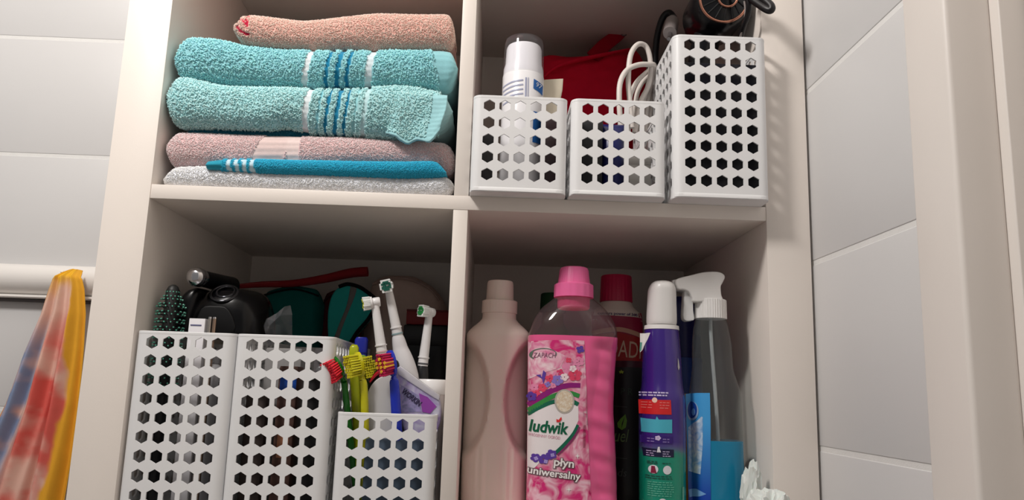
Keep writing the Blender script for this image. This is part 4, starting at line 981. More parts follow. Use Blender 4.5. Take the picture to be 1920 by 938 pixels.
ctn(-.1450, .014, .026, .030, .140, mat('near_black_card', (30, 28, 30), .5), 'near black carton in the middle tall basket behind its right hole column')
ctn(-.2110, .014, .022, .028, .118, mat('umber_card', (64, 52, 48), .6), 'dark umber carton in the middle tall basket behind its left hole column')
# little clear strip with bubbles: blister pack resting at the rear right
r = thing('blister_pack', 'clear blister pack lying at the rear of the tall baskets', 'blister pack', (-.158, .12, BZ))
box('blister_card', (-.018, 0, 0), (.024, .004, .176), mat('foil_grey', (120, 116, 118), .3, metal=.3), r, bev=.0005)
for i in range(4):
    for j in range(2):
        bb = loft('blister', [(0, .005, .005), (.002, .0045, .0045), (.0032, .0025, .0025)], clear('blister_clear', (240, 240, 240), .25, (210, 210, 214)), r, n=16); bb.rotation_euler = (math.pi/2, 0, 0); bb.location = (-.010+.012*i, 0, .150+.013*j)

# ------------------------------------------------------------------ toothbrush basket
q0 = AX([[0.0005712, 3.47e-05, -0.509508], [1.9e-05, -0.0005697, 0.195031]])
q4 = AX([[0.000598, 3.64e-05, -0.5352976], [1.98e-05, -0.0005964, 0.2138482]])
q9 = AX([[0.0006346, 3.84e-05, -0.569697], [2.15e-05, -0.0006359, 0.2403776]])
def pt(qf, px, py, y): a = qf(px, py); return Vector((a[0], y, a[1]))
q2_ = AX([[0.0005846, 3.55e-05, -0.5224], [1.94e-05, -0.0005830, 0.2044]])
GT = 'toothbrushes in the short basket'
def tufts(name, c, nrm, lng, L, Wd, H, m, parent, nl=9, nw=6, rr=.0011, flare=.10, edge=None):
    """dense bristle block growing along nrm, long axis lng"""
    nrm, lng = Vector(nrm).normalized(), Vector(lng); lng = (lng-nrm*lng.dot(nrm)).normalized(); sd = nrm.cross(lng); V, F = [], []
    g = random.Random(len(name)+nl)
    for i in range(nl):
        for j in range(nw):
            a, b = (i/(nl-1)-.5)*2, (j/(nw-1)-.5)*2
            if abs(a) > .7 and abs(b) > .8: continue
            p = Vector(c)+lng*a*L/2+sd*b*Wd/2; h = H*(1+.12*abs(a)+g.uniform(-.05, .05))
            prism(V, F, p, p+nrm*h+lng*a*flare*H*.6+sd*b*flare*H, rr, rr*1.25, 5)
    return tag(pyobj(name, V, F, m, parent, False), kind='stuff')
def brush(label, head, neck, foot, rads, hm, face, tm, name='toothbrush', L=.024, Wd=.0125, H=.0105, two=None):
    """manual toothbrush: head centre, neck points down to the foot; face = bristle direction"""
    f = Vector(foot); r = thing(name, label, 'toothbrush', f, group=GT)
    top = Vector(neck[0]); ax = (Vector(head)-top).normalized()
    pts = [Vector(p)-f for p in [neck[0]]+neck[1:]+[foot]]
    tube('handle', pts, rads, hm, r, n=16, flat=.8)
    hd = Vector(head)-f; up = ax; fc = Vector(face).normalized(); fc = (fc-up*fc.dot(up)).normalized(); sd = up.cross(fc)
    V = []; F = []; n = 28
    for k, (o_, s) in enumerate(((-.0022, .9), (-.0016, 1.), (.0016, 1.), (.0022, .9))):
        for i in range(n):
            a = 2*math.pi*i/n; V.append(hd+up*math.sin(a)*(L/2+.002)*s+sd*math.copysign(abs(math.cos(a))**.8, math.cos(a))*(Wd/2+.001)*s+fc*o_)
    for k in range(3):
        for i in range(n): F.append((k*n+i, k*n+(i+1) % n, (k+1)*n+(i+1) % n, (k+1)*n+i))
    F.append(tuple(range(n))[::-1]); F.append(tuple(range(3*n, 4*n)))
    pyobj('brush_head', V, F, hm, r, True, 50)
    tube('neck', [hd-up*L*.42, (hd-up*L*.42+pts[0])/2-fc*.0008, pts[0]], [.0030, .0026, rads[0]*.95], hm, r, n=12)
    tufts('bristles', hd+fc*.002, fc, up, L*.86, Wd*.95, H, tm, r)
    if two: tufts('bristles_contrast', hd+fc*.002, fc, up, L*.5, Wd*.9, H*1.08, two, r, nl=4, nw=3, rr=.0016)
    return r
green = mat('green_handle_plastic', (30, 118, 36), .2, coat=.3, var=.1, vscale=40)
yell = mat('yellow_handle_plastic', (204, 198, 26), .22, coat=.3); blue = mat('blue_handle_plastic', (26, 50, 186), .22, coat=.3)
redb = mat('red_bristle', (232, 40, 62), .6); yb = mat('yellow_bristle', (214, 208, 40), .6); mb = mat('magenta_bristle', (196, 30, 84), .6); ob = mat('orange_yellow_bristle', (238, 184, 50), .6)
brush('green toothbrush with bright red bristles tilting over the left basket', pt(q0, 628, 690, .012), [pt(q0, 640, 716, .016), pt(q2_, 648, 740, .022)], (-.100, .05, BZ), [.0034, .0040, .0046, .0048], green, (-.55, -.8, -.18), redb, H=.0115)
brush('yellow toothbrush with yellow bristles standing at the front of the basket', pt(q0, 671, 685, .010), [pt(q0, 676, 714, .011), pt(q0, 680, 745, .013)], (-.088, .03, BZ), [.0032, .0040, .0044, .0046], yell, (-.75, -.62, -.1), yb, H=.0115)
brush('lime toothbrush directly behind the yellow one, head turned away', pt(q4, 680, 690, .045), [pt(q4, 684, 718, .047), pt(q4, 686, 745, .05)], (-.082, .07, BZ), [.0028, .0036, .0040, .0042], mat('lime_handle_plastic', (120, 160, 40), .25), (.6, -.7, -.1), yb)
brush('deep blue toothbrush with red and yellow bristles leaning right', pt(q0, 732, 682, .008), [pt(q0, 736, 712, .010), pt(q0, 738, 745, .012)], (-.050, .03, BZ), [.0040, .0052, .0056, .0056], blue, (-.7, -.7, -.15), mb, two=ob, H=.0115)
r = thing('brush_cover', 'lime translucent toothbrush cover standing behind the yellow bristles', 'cover', (-.100, .040, BZ))
a = pt(q4, 664, 658, .04)-Vector((-.100, .040, BZ))
loft('cover_body', [(0, .005, .005, .006, 0, 3), (a.z-.03, .0056, .005, a.x+.003, 0, 3), (a.z-.008, .0056, .005, a.x, 0, 3), (a.z+.003, .0050, .0048, a.x, 0, 2.6), (a.z+.006, .003, .003, a.x, 0, 2)], mat('lime_translucent', (166, 174, 24), .25, sss=.2), r, ang=60)
loft('cover_hinge', [(a.z-.012, .0060, .0054, a.x, 0, 3), (a.z-.0105, .0060, .0054, a.x, 0, 3)], mat('lime_ridge', (170, 176, 24), .3), r)
r = thing('brush_cover', 'dark blue toothbrush cover peeking out behind the lime cover', 'cover', (-.095, .075, BZ))
a = pt(q9, 680, 655, .08)-Vector((-.095, .075, BZ))
loft('cover_body', [(0, .006, .006, .006, 0, 3), (a.z-.02, .0075, .006, a.x, .004, 3), (a.z+.010, .0078, .006, a.x, .004, 3), (a.z+.013, .006, .005, a.x, .004, 2.6)], mat('navy_translucent', (30, 40, 150), .25), r, ang=60)
loft('cover_hinge', [(a.z-.006, .0081, .0063, a.x, .004, 3), (a.z-.0045, .0081, .0063, a.x, .004, 3)], mat('navy_ridge', (22, 30, 120), .3), r)
# electric toothbrushes
ew = mat('white_brush_plastic', (232, 230, 230), .28)
def obox(name, c, ax, R, h, m, parent, n=28, prof=((0, .86), (.12, 1), (.88, 1), (1, .86))):
    ax = Vector(ax).normalized(); u = ax.orthogonal().normalized(); w = ax.cross(u); V, F = [], []
    for t, s in prof:
        for i in range(n): a = 2*math.pi*i/n; V.append(Vector(c)+ax*h*t+(u*math.cos(a)+w*math.sin(a))*R*s)
    k = len(prof)
    for j in range(k-1):
        for i in range(n): F.append((j*n+i, j*n+(i+1) % n, (j+1)*n+(i+1) % n, (j+1)*n+i))
    F.append(tuple(range(n))[::-1]); F.append(tuple(range((k-1)*n, k*n)))
    return pyobj(name, V, F, m, parent, True, 50)
def electric(label, tip, base, foot, face, handle, bm_, ring_m, accent, Rh=.0072, hr=(.0085, .0125, .014), nb=3):
    f = Vector(foot); r = thing('electric_toothbrush', label, 'toothbrush', f, group=GT)
    t, b = Vector(tip)-f, Vector(base)-f; ax = (t-b).normalized(); fc = Vector(face).normalized(); fc = (fc-ax*fc.dot(ax)).normalized()
    tube('brush_stem', [b, b+(t-b)*.35, b+(t-b)*.75, t-ax*.001], [.0062, .0056, .0048, .0042], ew, r, n=20)
    obox('colour_ring', b+ax*.0035, ax, .0066, .0022, ring_m, r)
    obox('stem_lip', b+ax*.011, ax, .0068, .0018, ew, r)
    hub = obox('head_hub', t-fc*.0062, fc, .0056, .0085, ew, r)
    obox('brush_disc', t+fc*.0024, fc, Rh, .0028, ew, r)
    for i in range(nb):
        a0 = 2*math.pi*i/nb
    tufts('bristles', t+fc*.005, fc, ax, Rh*1.75, Rh*1.75, .0075, bm_, r, nl=8, nw=8, rr=.0010, flare=.03)
    tufts('bristles_accent', t+fc*.005, fc, ax, Rh*1.15, Rh*1.15, .0080, accent, r, nl=5, nw=5, rr=.0012, flare=.03)
    tube('handle', [b+ax*.002, b-ax*.012, b-ax*.045, (b-ax*.045)*.5+Vector((0, 0, .01)), Vector((0, 0, .0005))], [hr[0]*.72, hr[0], hr[1], hr[2], hr[2]*.96], handle, r, n=28)
    return r, (t, b, ax)
dark = mat('dark_grey_handle', (34, 35, 38), .3); wb = mat('white_bristle', (236, 238, 236), .6)
e1, _ = electric('electric toothbrush with sideways white head above a black handle', pt(q4, 701, 567, .045), pt(q4, 715, 668, .048), (-.068, .075, BZ), (-1, -.18, .05), dark, wb, mat('pink_ring', (220, 190, 186), .4), mat('lemon_bristle', (206, 206, 50), .6), hr=(.0085, .012, .0135))
e2, _ = electric('white electric toothbrush with round dark green bristles facing out, tallest of all', pt(q4, 724, 533, .055), pt(q4, 742, 632, .062), (-.044, .095, BZ), (.02, -1, -.28), mat('white_handle_gloss', (222, 220, 222), .25), wb, mat('grey_teal_ring', (140, 166, 170), .4), mat('dark_green_bristle', (12, 92, 76), .6), hr=(.0088, .0148, .0155))
e3, _ = electric('electric toothbrush with green and blue bristles, rightmost beside the divider', pt(q9, 806, 587, .085), pt(q9, 792, 690, .085), (-.036, .125, BZ), (-.75, -.66, .0), dark, wb, mat('smoke_ring', (90, 90, 94), .4), mat('green_blue_bristle', (40, 140, 70), .6), Rh=.0066)
# grey and black holder with red swoosh (electric razor) in front
q1 = AX([[0.0005912, 3.6e-05, -0.5288], [1.96e-05, -0.0005897, 0.2091]])
fx, fy = -.072, .030
r = thing('electric_shaver', 'grey and black rounded shaver with red swoosh between the brushes', 'shaver', (fx, fy, BZ))
S1 = lambda px, py: (q1(px, py)[0]-fx, q1(px, py)[1]-BZ)
ext('grey_shell', smooth_poly([S1(*p) for p in [(690, 774), (690, 745), (697, 725), (712, 710), (735, 702), (742, 706), (744, 740), (744, 774), (744, 900), (692, 900)]], 4), -.008, .010, mat('light_grey_shell', (196, 194, 194), .3), r, .005)
ext('black_back', smooth_poly([S1(*p) for p in [(686, 774), (686, 735), (692, 712), (704, 694), (722, 680), (742, 676), (748, 700), (748, 774), (748, 900), (688, 900)]], 4), .004, .018, kb, r, .005)
tube('red_swoosh', [(S1(*p)[0], .0015, S1(*p)[1]) for p in [(693, 718), (703, 705), (716, 695), (730, 690)]], [.0008, .0018, .0024, .0026], mat('red_gloss', (176, 20, 40), .2), r, n=12)
# toothpaste tube
fx, fy = -.038, .032
r = thing('toothpaste_tube', 'crumpled silvery lilac toothpaste tube leaning against the divider', 'tube', (fx, fy, BZ))
S2 = lambda px, py: (q1(px, py)[0]-fx, q1(px, py)[1]-BZ)
tp = [S2(*p) for p in [(744, 700), (752, 690), (775, 710), (800, 728), (822, 745), (824, 790), (800, 850), (776, 850), (756, 800), (748, 750)]]
ext('tube_body', smooth_poly(tp, 3), -.010, .006, swirl('lilac_tube', (196, 196, 210), (150, 130, 186), 60, .3, .7), r, .005)
ext('crimped_end', [S2(*p) for p in [(745, 692), (752, 688), (824, 742), (823, 752), (806, 742), (748, 704)]], -.0115, .0055, clear('milky_film', (240, 240, 244), .6, (224, 222, 226), .15), r, .001)
vio = flat('print_tube_violet', (142, 64, 160)); inkp = flat('print_tube_ink', (44, 34, 70))
fl = lambda x, z: -.0102
ext('violet_print', [S2(*p) for p in [(786, 738), (802, 745), (818, 762), (806, 775), (792, 772)]], -.0106, -.0098, vio, r, 0)
bm_t = text_bm('WORKIN', S2(753, 737)[0], S2(753, 737)[1], .0250, .0062, -.62, .1, .03); decal_bm(bm_t, 'lettering', fl, .0007, inkp, r)
ext('lilac_print', [S2(*p) for p in [(752, 722), (786, 742), (790, 772), (756, 772)]], -.0104, -.0098, swirl('print_blue_lilac', (120, 120, 156), (160, 150, 196), 120), r, 0)
# white jar lid
fx, fy = -.0265, .058
r = thing('cream_jar', 'white lidded jar against the divider behind the toothpaste', 'jar', (fx, fy, BZ))
S3 = lambda px, py: q4(px, py)[1]-BZ
loft('jar_body', [(0, .014, .014), (.003, .0155, .0155), (S3(800, 740), .0155, .0155)], mat('milky_jar', (222, 214, 212), .35), r, ang=50)
loft('jar_lid', [(S3(800, 740), .0164, .0164), (S3(800, 738), .0168, .0168), (S3(800, 716), .0168, .0168), (S3(800, 712), .0150, .0150)], mat('white_lid', (236, 234, 233), .3), r, ang=50)
# slate pouch filling the lower part of the basket
r = thing('travel_case', 'slate blue hard case low in the toothbrush basket seen through holes', 'case', (-.062, .014, BZ))
box('case_shell', (-.030, 0, 0), (.036, .009, .078), mat('slate_blue_plastic', (84, 100, 118), .45, var=.1, vscale=60), r, bev=.003)
box('case_seam', (-.0302, -.0003, .040), (.0362, .0093, .0412), mat('slate_seam', (58, 70, 84), .5), r, bev=.0003)

# ------------------------------------------------------------------ upper right cube
UZ = ZT+.0055
# pump bottle with clear cap
fx, fy = .0665, .042
r = thing('pump_bottle', 'white cylindrical pump bottle under a clear cap in the short basket', 'bottle', (fx, fy, UZ))
wp = mat('white_gloss_plastic', (236, 235, 238), .25)
u = lambda z: z-UZ
loft('bottle_body', [(0, .0235, .0235), (.003, .0250, .0250), (u(.166), .0250, .0250), (u(.1675), .0243, .0243)], wp, r, n=64, ang=50)
loft('pump_shoulder', [(u(.1675), .0244, .0244), (u(.176), .0240, .0240), (u(.182), .0222, .0222), (u(.202), .0214, .0214), (u(.2055), .0200, .0200), (u(.2058), .0120, .0120)], wp, r, n=64, ang=50)
loft('pump_spout', [(u(.2058), .0045, .0045), (u(.2100), .0035, .0035), (u(.2108), .002, .002)], wp, r, n=24)
loft('clear_cap', [(u(.1685), .0246, .0246), (u(.19), .0243, .0243), (u(.208), .0236, .0236), (u(.2135), .0225, .0225), (u(.2155), .0205, .0205)], clear('clear_cap_plastic', (253, 253, 255), .035, (224, 226, 236), .05), r, n=64, cap=(False, True), ang=50)
cyl = lambda R: (lambda x, z: -math.sqrt(max(R*R-x*x, 1e-7)))
PB = aff([[0.0006262, 1.94e-05, -0.551474], [2.74e-05, -0.000664, 0.2264046]], fx, UZ)
def PD(name, polys, m, off=.0004): return decal(name, [[PB(*p) for p in P] for P in polys], cyl(.025), off, m, r, stepx=.002)
bp = flat('print_pump_blue', (28, 100, 176)); lp = flat('print_lilac_grey', (166, 170, 196))
PD('blue_badge', [[(1001, 145), (1019, 151), (1018, 170), (1000, 163)]], bp)
x, z = PB(1004, 158); lettering('lettering', '97', x, z, .0068, .0058, cyl(.025), .0008, flat('print_badge_white', (236, 240, 246)), r, -.25)
PD('bar_stripe', [[(985, 144), (988, 144), (987, 184), (984, 184)]], lp); PD('bar_stripe', [[(990, 144), (991.5, 144), (990.5, 184), (989, 184)]], lp)
for i in range(5):
    PD('fine_print', [[(944+.6*i*0, 152+i*8.4), (960, 149+i*8.4), (981, 147.5+i*8.4), (981, 150.3+i*8.4), (960, 151.8+i*8.4), (944, 154.6+i*8.4)]], lp)
PD('blue_lower_print', [[(1000, 205), (1018, 205), (1017, 262), (998, 262)]], bp)
# beige tube with crimped end
fx, fy = .0985, .052
r = thing('cosmetic_tube', 'beige squeeze tube with flat crimped end beside the pump bottle', 'tube', (fx, fy, UZ))
be = mat('beige_tube_plastic', (214, 204, 184), .4)
V = []; F = []; n = 32
for z, rx, ry in ((.0, .0095, .0095), (.06, .0105, .0100), (.11, .0125, .0075), (.130, .0145, .0035), (.1420, .0165, .0012), (.1570, .0172, .0010)):
    for k in range(n):
        a = 2*math.pi*k/n; V.append((rx*math.cos(a), ry*math.sin(a), z+.002*math.cos(a)*(z > .12)))
for i in range(5):
    for k in range(n): F.append((i*n+k, i*n+(k+1) % n, (i+1)*n+(k+1) % n, (i+1)*n+k))
F += [tuple(range(n))[::-1], tuple(range(5*n, 6*n))]
o = pyobj('tube_body', V, F, be, r, True, 60)
loft('tube_cap', [(-.0002, .0085, .0085), (.012, .0112, .0112), (.0135, .0108, .0108)], mat('ivory_cap', (214, 206, 190), .4), r)
# dark case low in the first basket
def lowbox(nm, lab_, x, y, w, d, h, m, seam=None, cat='box'):
    r = thing(nm, lab_, cat, (x, y, UZ)); box('box_body', (-w/2, 0, 0), (w/2, d, h), m, r, bev=.0015)
    box('box_lid', (-w/2-.0003, -.0003, h*.82), (w/2+.0003, d+.0003, h+.0006), seam or m, r, bev=.001); return r
lowbox('small_box', 'charcoal box at the left inside the pump bottle basket', .028, .05, .022, .05, .085, mat('charcoal_card', (50, 48, 50), .5))
lowbox('small_box', 'dark plum box at the right inside the pump bottle basket', .100, .012, .022, .03, .098, mat('plum_card', (44, 26, 30), .5))
# second basket: navy tubes, grey carton
lowbox('small_box', 'black carton at the left inside the cable basket', .1430, .016, .034, .04, .094, mat('ink_card', (30, 31, 34), .5))
r = thing('cream_tube', 'navy blue tube with white cap in the cable basket, seen through holes', 'tube', (.1735, .030, UZ))
loft('tube_body', [(.016, .011, .011), (.02, .0135, .0125), (.075, .0135, .0115), (.09, .0140, .006), (.0945, .0142, .0015)], mat('deep_navy_tube', (26, 32, 92), .3), r, ang=60)
loft('tube_cap', [(0, .0095, .0095), (.0155, .0105, .0105), (.0162, .0100, .0100)], wp, r)
lowbox('small_box', 'pale grey carton at the right inside the cable basket', .2025, .012, .026, .03, .050, mat('pale_grey_card', (170, 166, 162), .5))
# coiled white cable
fx, fy, fz = .190, .075, UZ
r = thing('white_cable', 'coiled white electric cable looping out of the second short basket', 'cable', (fx, fy, fz))
wc = mat('white_cable_pvc', (226, 218, 212), .4)
q3 = AX([[0.0006315, -2.0e-06, -0.5516], [2.8e-05, -0.0006720, 0.2300]])
C3 = lambda px, py, y: (unp3(px, py, y)[0]-fx, y-fy, unp3(px, py, y)[1]-fz)
lp1 = [(1185, 240, .05), (1181, 190, .05), (1178, 150, .05), (1182, 105, .052), (1195, 84, .055), (1210, 86, .06), (1218, 105, .062), (1220, 135, .066), (1214, 165, .07), (1200, 195, .07), (1190, 250, .06)]
lp2 = [(1164, 240, .04), (1161, 190, .04), (1163, 155, .042), (1175, 132, .046), (1196, 122, .052), (1215, 121, .058), (1227, 124, .065), (1222, 150, .075), (1206, 190, .08), (1200, 250, .07)]
lp3 = [(1178, 250, .06), (1180, 190, .06), (1190, 160, .066), (1205, 142, .07), (1222, 130, .075), (1228, 140, .085), (1215, 185, .085), (1210, 250, .08)]
lp4 = [(1190, 255, .07), (1192, 190, .075), (1200, 162, .08), (1214, 145, .085), (1226, 140, .09), (1222, 190, .09), (1215, 255, .085)]
for lpx in (lp1, lp2, lp3, lp4):
    pts_ = [C3(*p) for p in lpx]; tube('cable_loop', pts_, .0033 if lpx is lp1 or lpx is lp2 else .003, wc, r, n=10, sub=6)
V, F = [], []
for k in range(3): tube('coil_turn', [(-.004+.018*math.cos(a)*(1-.1*k), .012*math.sin(a), .012+.006*k+.02*math.cos(a*.5)**2) for a in np.linspace(0, 2*math.pi, 13)], .003, wc, r, n=8, sub=4)
box('plug_body', (.004, -.02, .012), (.022, -.008, .075), mat('white_plug', (214, 210, 206), .4), r, bev=.003)
# black cable with grey plug hanging over the tall basket's side
r = thing('black_cable', 'black cable with grey plug hooked over the left rim of the tall basket', 'cable', (.243, .11, UZ))
bc = mat('black_cable_pvc', (18, 18, 22), .4)
K = lambda px, py, y: (unp3(px, py, y)[0]-.243, y-.11, unp3(px, py, y)[1]-UZ)
tube('cable', [K(1236, 175, .16), K(1229, 120, .155), K(1232, 70, .15), K(1242, 35, .145), K(1254, 24, .14), K(1264, 34, .135)], .0045, bc, r, n=12)
p0_, p1_ = Vector(K(1262, 32, .135)), Vector(K(1256, 62, .10)); dv = (p1_-p0_)
tube('strain_relief', [p0_, p0_+dv*.3], [.0045, .0085], bc, r, n=18, sub=3)
tube('plug', [p0_+dv*.28, p0_+dv*.34, p0_+dv*.95, p0_+dv], [.0075, .0092, .0092, .008], mat('grey_plug', (176, 166, 164), .35), r, n=24, sub=3)
tube('plug_pins', [p0_+dv, p0_+dv*1.35], .0025, MATS['chrome'], r, n=10, sub=2)
# hair dryer with copper rings, nozzle end towards the camera
copper = mat('copper_trim', (196, 138, 116), .22, metal=.9)
dc = Vector(unp3(1357, -2, .012)); dc = Vector((dc.x, .012, dc.y))
r = thing('hair_dryer', 'black hair dryer with copper rings propped on top of the tall basket', 'hair dryer', (.288, .03, UZ+.10))
o0 = Vector((.288, .03, UZ+.10)); c0 = dc-o0; axd = Vector((.05, 1, .12)).normalized()
obox('dryer_barrel', c0-axd*.002, axd, .0350, .085, mat('black_dryer_plastic', (14, 14, 17), .22), r, n=48, prof=((0, .80), (.02, .86), (.05, .95), (.4, 1.0), (.9, 1.), (1, .9)))
def axring(name, c, ax, R, rr, m, parent):
    ax = Vector(ax).normalized(); u = ax.orthogonal().normalized(); w = ax.cross(u); V, F = [], []; n, k = 56, 10
    for i in range(n):
        a = 2*math.pi*i/n; d = u*math.cos(a)+w*math.sin(a)
        for j in range(k): b = 2*math.pi*j/k; V.append(Vector(c)+d*(R+rr*math.cos(b))+ax*rr*math.sin(b))
    for i in range(n):
        for j in range(k): F.append((i*k+j, i*k+(j+1) % k, ((i+1) % n)*k+(j+1) % k, ((i+1) % n)*k+j))
    return pyobj(name, V, F, m, parent, True, 80)
axring('outer_ring', c0-axd*.001, axd, .0285, .0017, copper, r)
axring('inner_ring', c0-axd*.004+Vector((.004, 0, .0005)), axd, .0112, .0014, copper, r)
obox('inlet_hub', c0-axd*.0045+Vector((.004, 0, .0005)), axd, .0112, .006, mat('black_hub', (10, 10, 12), .15), r, n=32)
for k in range(16):
    a = 2*math.pi*k/16; u = axd.orthogonal().normalized(); w = axd.cross(u); d = u*math.cos(a)+w*math.sin(a)
    tube('grille_rib', [c0-axd*.003+Vector((.003, 0, .003))+d*.013, c0-axd*.0025+d*.026], .0007, mat('grille_black', (22, 22, 25), .3), r, n=6, sub=2)
tube('handle', [c0+axd*.045, c0+axd*.05+Vector((-.012, .01, -.05)), c0+axd*.05+Vector((-.016, .02, -.10)), c0+axd*.05+Vector((-.016, .03, -.155))], [.018, .017, .0155, .014], MATS['black_dryer_plastic'], r, n=24, flat=.85)
obox('concentrator', c0+axd*.081, axd, .026, .03, MATS['black_hub'], r, n=32)
# flexible strap and hanging loop to the right of the dryer
r = thing('hanging_strap', 'black looped strap hanging over the right edge of the tall basket', 'strap', (.315, .0, UZ+.15))
HK = lambda px, py, y: (unp3(px, py, y)[0]-.315, y, unp3(px, py, y)[1]-UZ-.15)
bs_ = mat('black_strap', (20, 17, 20), .4)
tube('strap', [HK(1388, 75, .02), HK(1394, 50, .0), HK(1402, 28, -.012), HK(1404, 8, -.02), HK(1398, -12, -.02), HK(1385, -25, -.01)], .0034, bs_, r, n=12)
tube('loop_outer', [HK(1398, -14, -.02), HK(1412, 0, -.028), HK(1426, 10, -.036), HK(1437, 17, -.042), HK(1445, 19, -.045), HK(1446, 12, -.045), HK(1436, 2, -.040), HK(1422, -8, -.032), HK(1408, -16, -.024)], .0044, bs_, r, n=12)
tube('strap_lining', [HK(1388, 70, .012), HK(1395, 45, -.004), HK(1398, 22, -.012), HK(1396, 2, -.016)], .0014, mat('grey_strap_lining', (160, 150, 146), .4), r, n=8)
# black device filling the tall basket below
lowbox('device_box', 'black boxed appliance filling the tall basket in the upper right cube', .2885, -.012, .088, .20, .158, mat('navy_black_card', (20, 20, 28), .4), mat('navy_black_lid', (26, 26, 38), .35))
# red cloth bag behind the short baskets
red = cloth('red_bag_cloth', (232, 20, 56))
Yb = .30
RB = lambda px, py: (unp3(px, py, Yb-.02)[0], unp3(px, py, Yb-.02)[1])
tops = [RB(*p) for p in [(985, 128), (1010, 104), (1040, 97), (1080, 101), (1120, 96), (1160, 86), (1192, 82), (1215, 110)]]; xc = (tops[0][0]+tops[-1][0])/2
r = thing('cloth_bag', 'red cloth bag lying at the back behind the two short baskets', 'bag', (xc, Yb, ZT))
pillow('bag_body', [(x-xc, z-ZT) for x, z in tops], [(tops[0][0]-xc, .003), (tops[-1][0]-xc, .003)], 0, .075, red, r, nx=60, nz=40, wr=.012, seed=13, zpow=.4)
hk = lambda px, py, y: (unp3(px, py, y)[0]-xc, y-Yb, unp3(px, py, y)[1]-ZT)
tube('fold_ridge', [hk(1015, 150, .256), hk(1040, 128, .254), hk(1080, 114, .254), hk(1130, 103, .258), hk(1180, 92, .264)], [.002, .004, .005, .004, .002], red, r, n=14, flat=.6)
tube('strap', [hk(1112, 108, .27), hk(1135, 84, .275), hk(1158, 66, .28), hk(1178, 44, .285)], [.012, .011, .010, .008], cloth('dark_red_strap', (170, 12, 38)), r, n=14, flat=.25, upv=(0, 1, 0))
tube('tag', [hk(1170, 55, .282), hk(1176, 40, .286), hk(1186, 20, .292)], [.008, .0135, .0125], cloth('red_tag_cloth', (196, 14, 46)), r, n=14, flat=.2, upv=(0, 1, 0))
axring('buckle', hk(1170, 62, .276), (0, 1, .2), .0042, .0009, mat('dull_metal', (120, 100, 100), .3, metal=.9), r)

# ------------------------------------------------------------------ left side: rail on the tiled wall and tie-dye cloth
rail = thing('wall_rail', 'white half round rail with flat lower lip fixed along the tiled wall', 'rail', (-1.05, YW, -.058))
rp = mat('white_rail_plastic', (228, 224, 220), .35)
def xprism(name, poly, x0, x1, m, parent):
    V = [(x, y, z) for x in (x0, x1) for y, z in poly]; n = len(poly)
    F = [(i, (i+1) % n, n+(i+1) % n, n+i) for i in range(n)]+[tuple(range(n))[::-1], tuple(range(n, 2*n))]
    return pyobj(name, V, F, m, parent, True, 35)
xprism('rounded_cover', [(0, .025)]+[(-.026*math.sin(a), .001+.0245*math.cos(a)) for a in np.linspace(.02, math.pi*.93, 22)]+[(0, -.0225)], -.5, .535, rp, rail)
xprism('lower_lip', [(0, -.0235), (-.016, -.0235), (-.020, -.0245), (-.0205, -.0275), (-.018, -.029), (0, -.029)], -.5, .535, rp, rail)
xprism('shadow_strip', [(0, -.030), (-.010, -.030), (-.010, -.034), (0, -.034)], -.5, .535, mat('shadow_strip_grey', (86, 82, 82), .6), rail)  # dark strip added in place of the shadow line under the lip
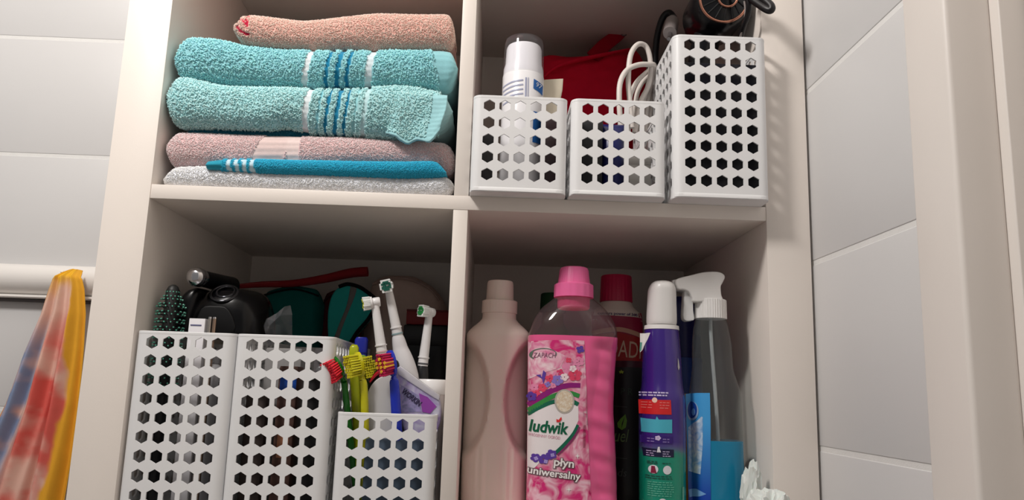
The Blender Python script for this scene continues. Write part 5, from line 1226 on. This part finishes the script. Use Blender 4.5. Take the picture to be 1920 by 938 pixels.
# tie-dye cloth hanging from a hook
hookx = unp3(135, 505, .335)
r = thing('tie_dye_cloth', 'orange red and blue tie dye cloth hanging in folds beside the unit', 'cloth', (hookx[0], .335, -.62))
CP = lambda px, py: (unp3(px, py, .335)[0]-hookx[0], unp3(px, py, .335)[1]+.62)
def drape():
    nu, nv = 150, 120; P = np.zeros((nu, nv, 3)); C = np.zeros((nu, nv, 3))
    Lp = [CP(*p) for p in [(112, 506), (96, 545), (80, 590), (48, 660), (10, 760), (-40, 860), (-75, 938), (-110, 1120)]]
    Rp = [CP(*p) for p in [(154, 506), (162, 545), (164, 590), (160, 660), (150, 760), (136, 860), (122, 938), (112, 1120)]]
    Lz = np.array([p[1] for p in Lp])[::-1]; Lx = np.array([p[0] for p in Lp])[::-1]; Rz = np.array([p[1] for p in Rp])[::-1]; Rx = np.array([p[0] for p in Rp])[::-1]
    ztop = CP(130, 503)[1]; zbot = CP(0, 1120)[1]
    v = np.linspace(0, 1, nv)**1.15; u = np.linspace(0, 1, nu)
    for j in range(nv):
        z = ztop+(zbot-ztop)*v[j]; xl = np.interp(z, Lz, Lx); xr = np.interp(z, Rz, Rx); w = xr-xl
        if j == 0: c = (xl+xr)/2; xl, xr = c-w*.2, c+w*.2
        elif j < 7: k = math.sqrt(j/7); c = (xl+xr)/2; xl, xr = c-w/2*(.2+.8*k), c+w/2*(.2+.8*k)
        amp = .004+.012*min(1, v[j]*3)
        fold = np.sin(u*2*math.pi*3.3+.6+.5*np.sin(v[j]*5))*.6+np.sin(u*2*math.pi*7.1+1.2+v[j]*2)*.25
        P[:, j, 0] = xl+(xr-xl)*(u+.018*np.cos(u*2*math.pi*3.3+.6)*min(1, v[j]*4)*(u*(1-u)*4))
        P[:, j, 1] = -.012+amp*fold-.010*np.sin(u*math.pi)*(1-.3*v[j])+(.03 if j == 0 else max(0, .03*(1-j/6)))
        P[:, j, 2] = z
        # dye
        from mathutils import noise as mnoise
        bn = np.array([mnoise.fractal(Vector((P[i, j, 0]*26, P[i, j, 2]*22, 3.1)), 1., 2., 4) for i in range(nu)])
        b2 = np.array([mnoise.fractal(Vector((P[i, j, 0]*40+9, P[i, j, 2]*30, 7.7)), 1., 2., 3) for i in range(nu)])
        g = np.sin(u*9+v[j]*7)*.5+np.sin(u*21-v[j]*16+1)*.25+np.sin(v[j]*31+u*5)*.2
        yel, oran, redc, pk, bl_, wht = LC(226, 172, 44), LC(226, 146, 60), LC(214, 78, 70), LC(230, 176, 160), LC(112, 140, 178), LC(222, 200, 184)
        for i in range(nu):
            a = u[i]+.03*g[i]+.03*b2[i]
            base = pk*.55+wht*.45
            kr = np.clip((v[j]-.10)*5, 0, 1)*np.clip(.58+1.1*bn[i]+.2*np.sin(v[j]*17), .08, .9)*np.clip((a-.34)*6, 0, 1)
            c = base*(1-kr)+redc*kr
            kb_ = np.clip((.40-a)*9, 0, 1)*np.clip((v[j]-.15)*7, 0, 1)*np.clip(.65+1.0*b2[i], .05, .9); c = c*(1-kb_)+bl_*kb_
            ky = np.clip((.10-v[j]+.05*b2[i])*16, 0, 1); c = c*(1-ky)+yel*ky
            ko = np.clip((a-.80+.02*math.sin(v[j]*10))*30, 0, 1); c = c*(1-ko)+(yel*.7+oran*.3)*ko
            kl = np.clip((.07-a)*22, 0, 1)*np.clip((v[j]-.06)*8, 0, 1); c = c*(1-kl)+oran*kl
            C[i, j] = c
    o = gridmesh('draped_fabric', P, False, mat('tie_dye_fabric', (220, 180, 160), .85, spec=.2, vcol='tint', var=.12, vscale=40, bump=.2, bscale=900), r, C)
    s = o.modifiers.new('thickness', 'SOLIDIFY'); s.thickness = .0016; s.offset = 1
drape()
tube('hanging_loop', [(0, .012, CP(130, 520)[1]), (0, .014, CP(130, 512)[1]), (0, .022, CP(130, 510)[1])], .002, mat('yellow_loop', (206, 160, 50), .8), r)
hk_ = thing('wall_hook', 'small white hook hidden behind the top of the tie dye cloth', 'hook', (hookx[0]-.016, YW-.026, CP(130, 516)[1]-.62))
box('hook_plate', (-.006, -.003, -.008), (.006, .0005, .008), rp, hk_, bev=.001)
tube('hook_peg', [(0, -.002, 0), (0, -.022, .001), (0, -.028, .006)], .0025, rp, hk_, n=12)
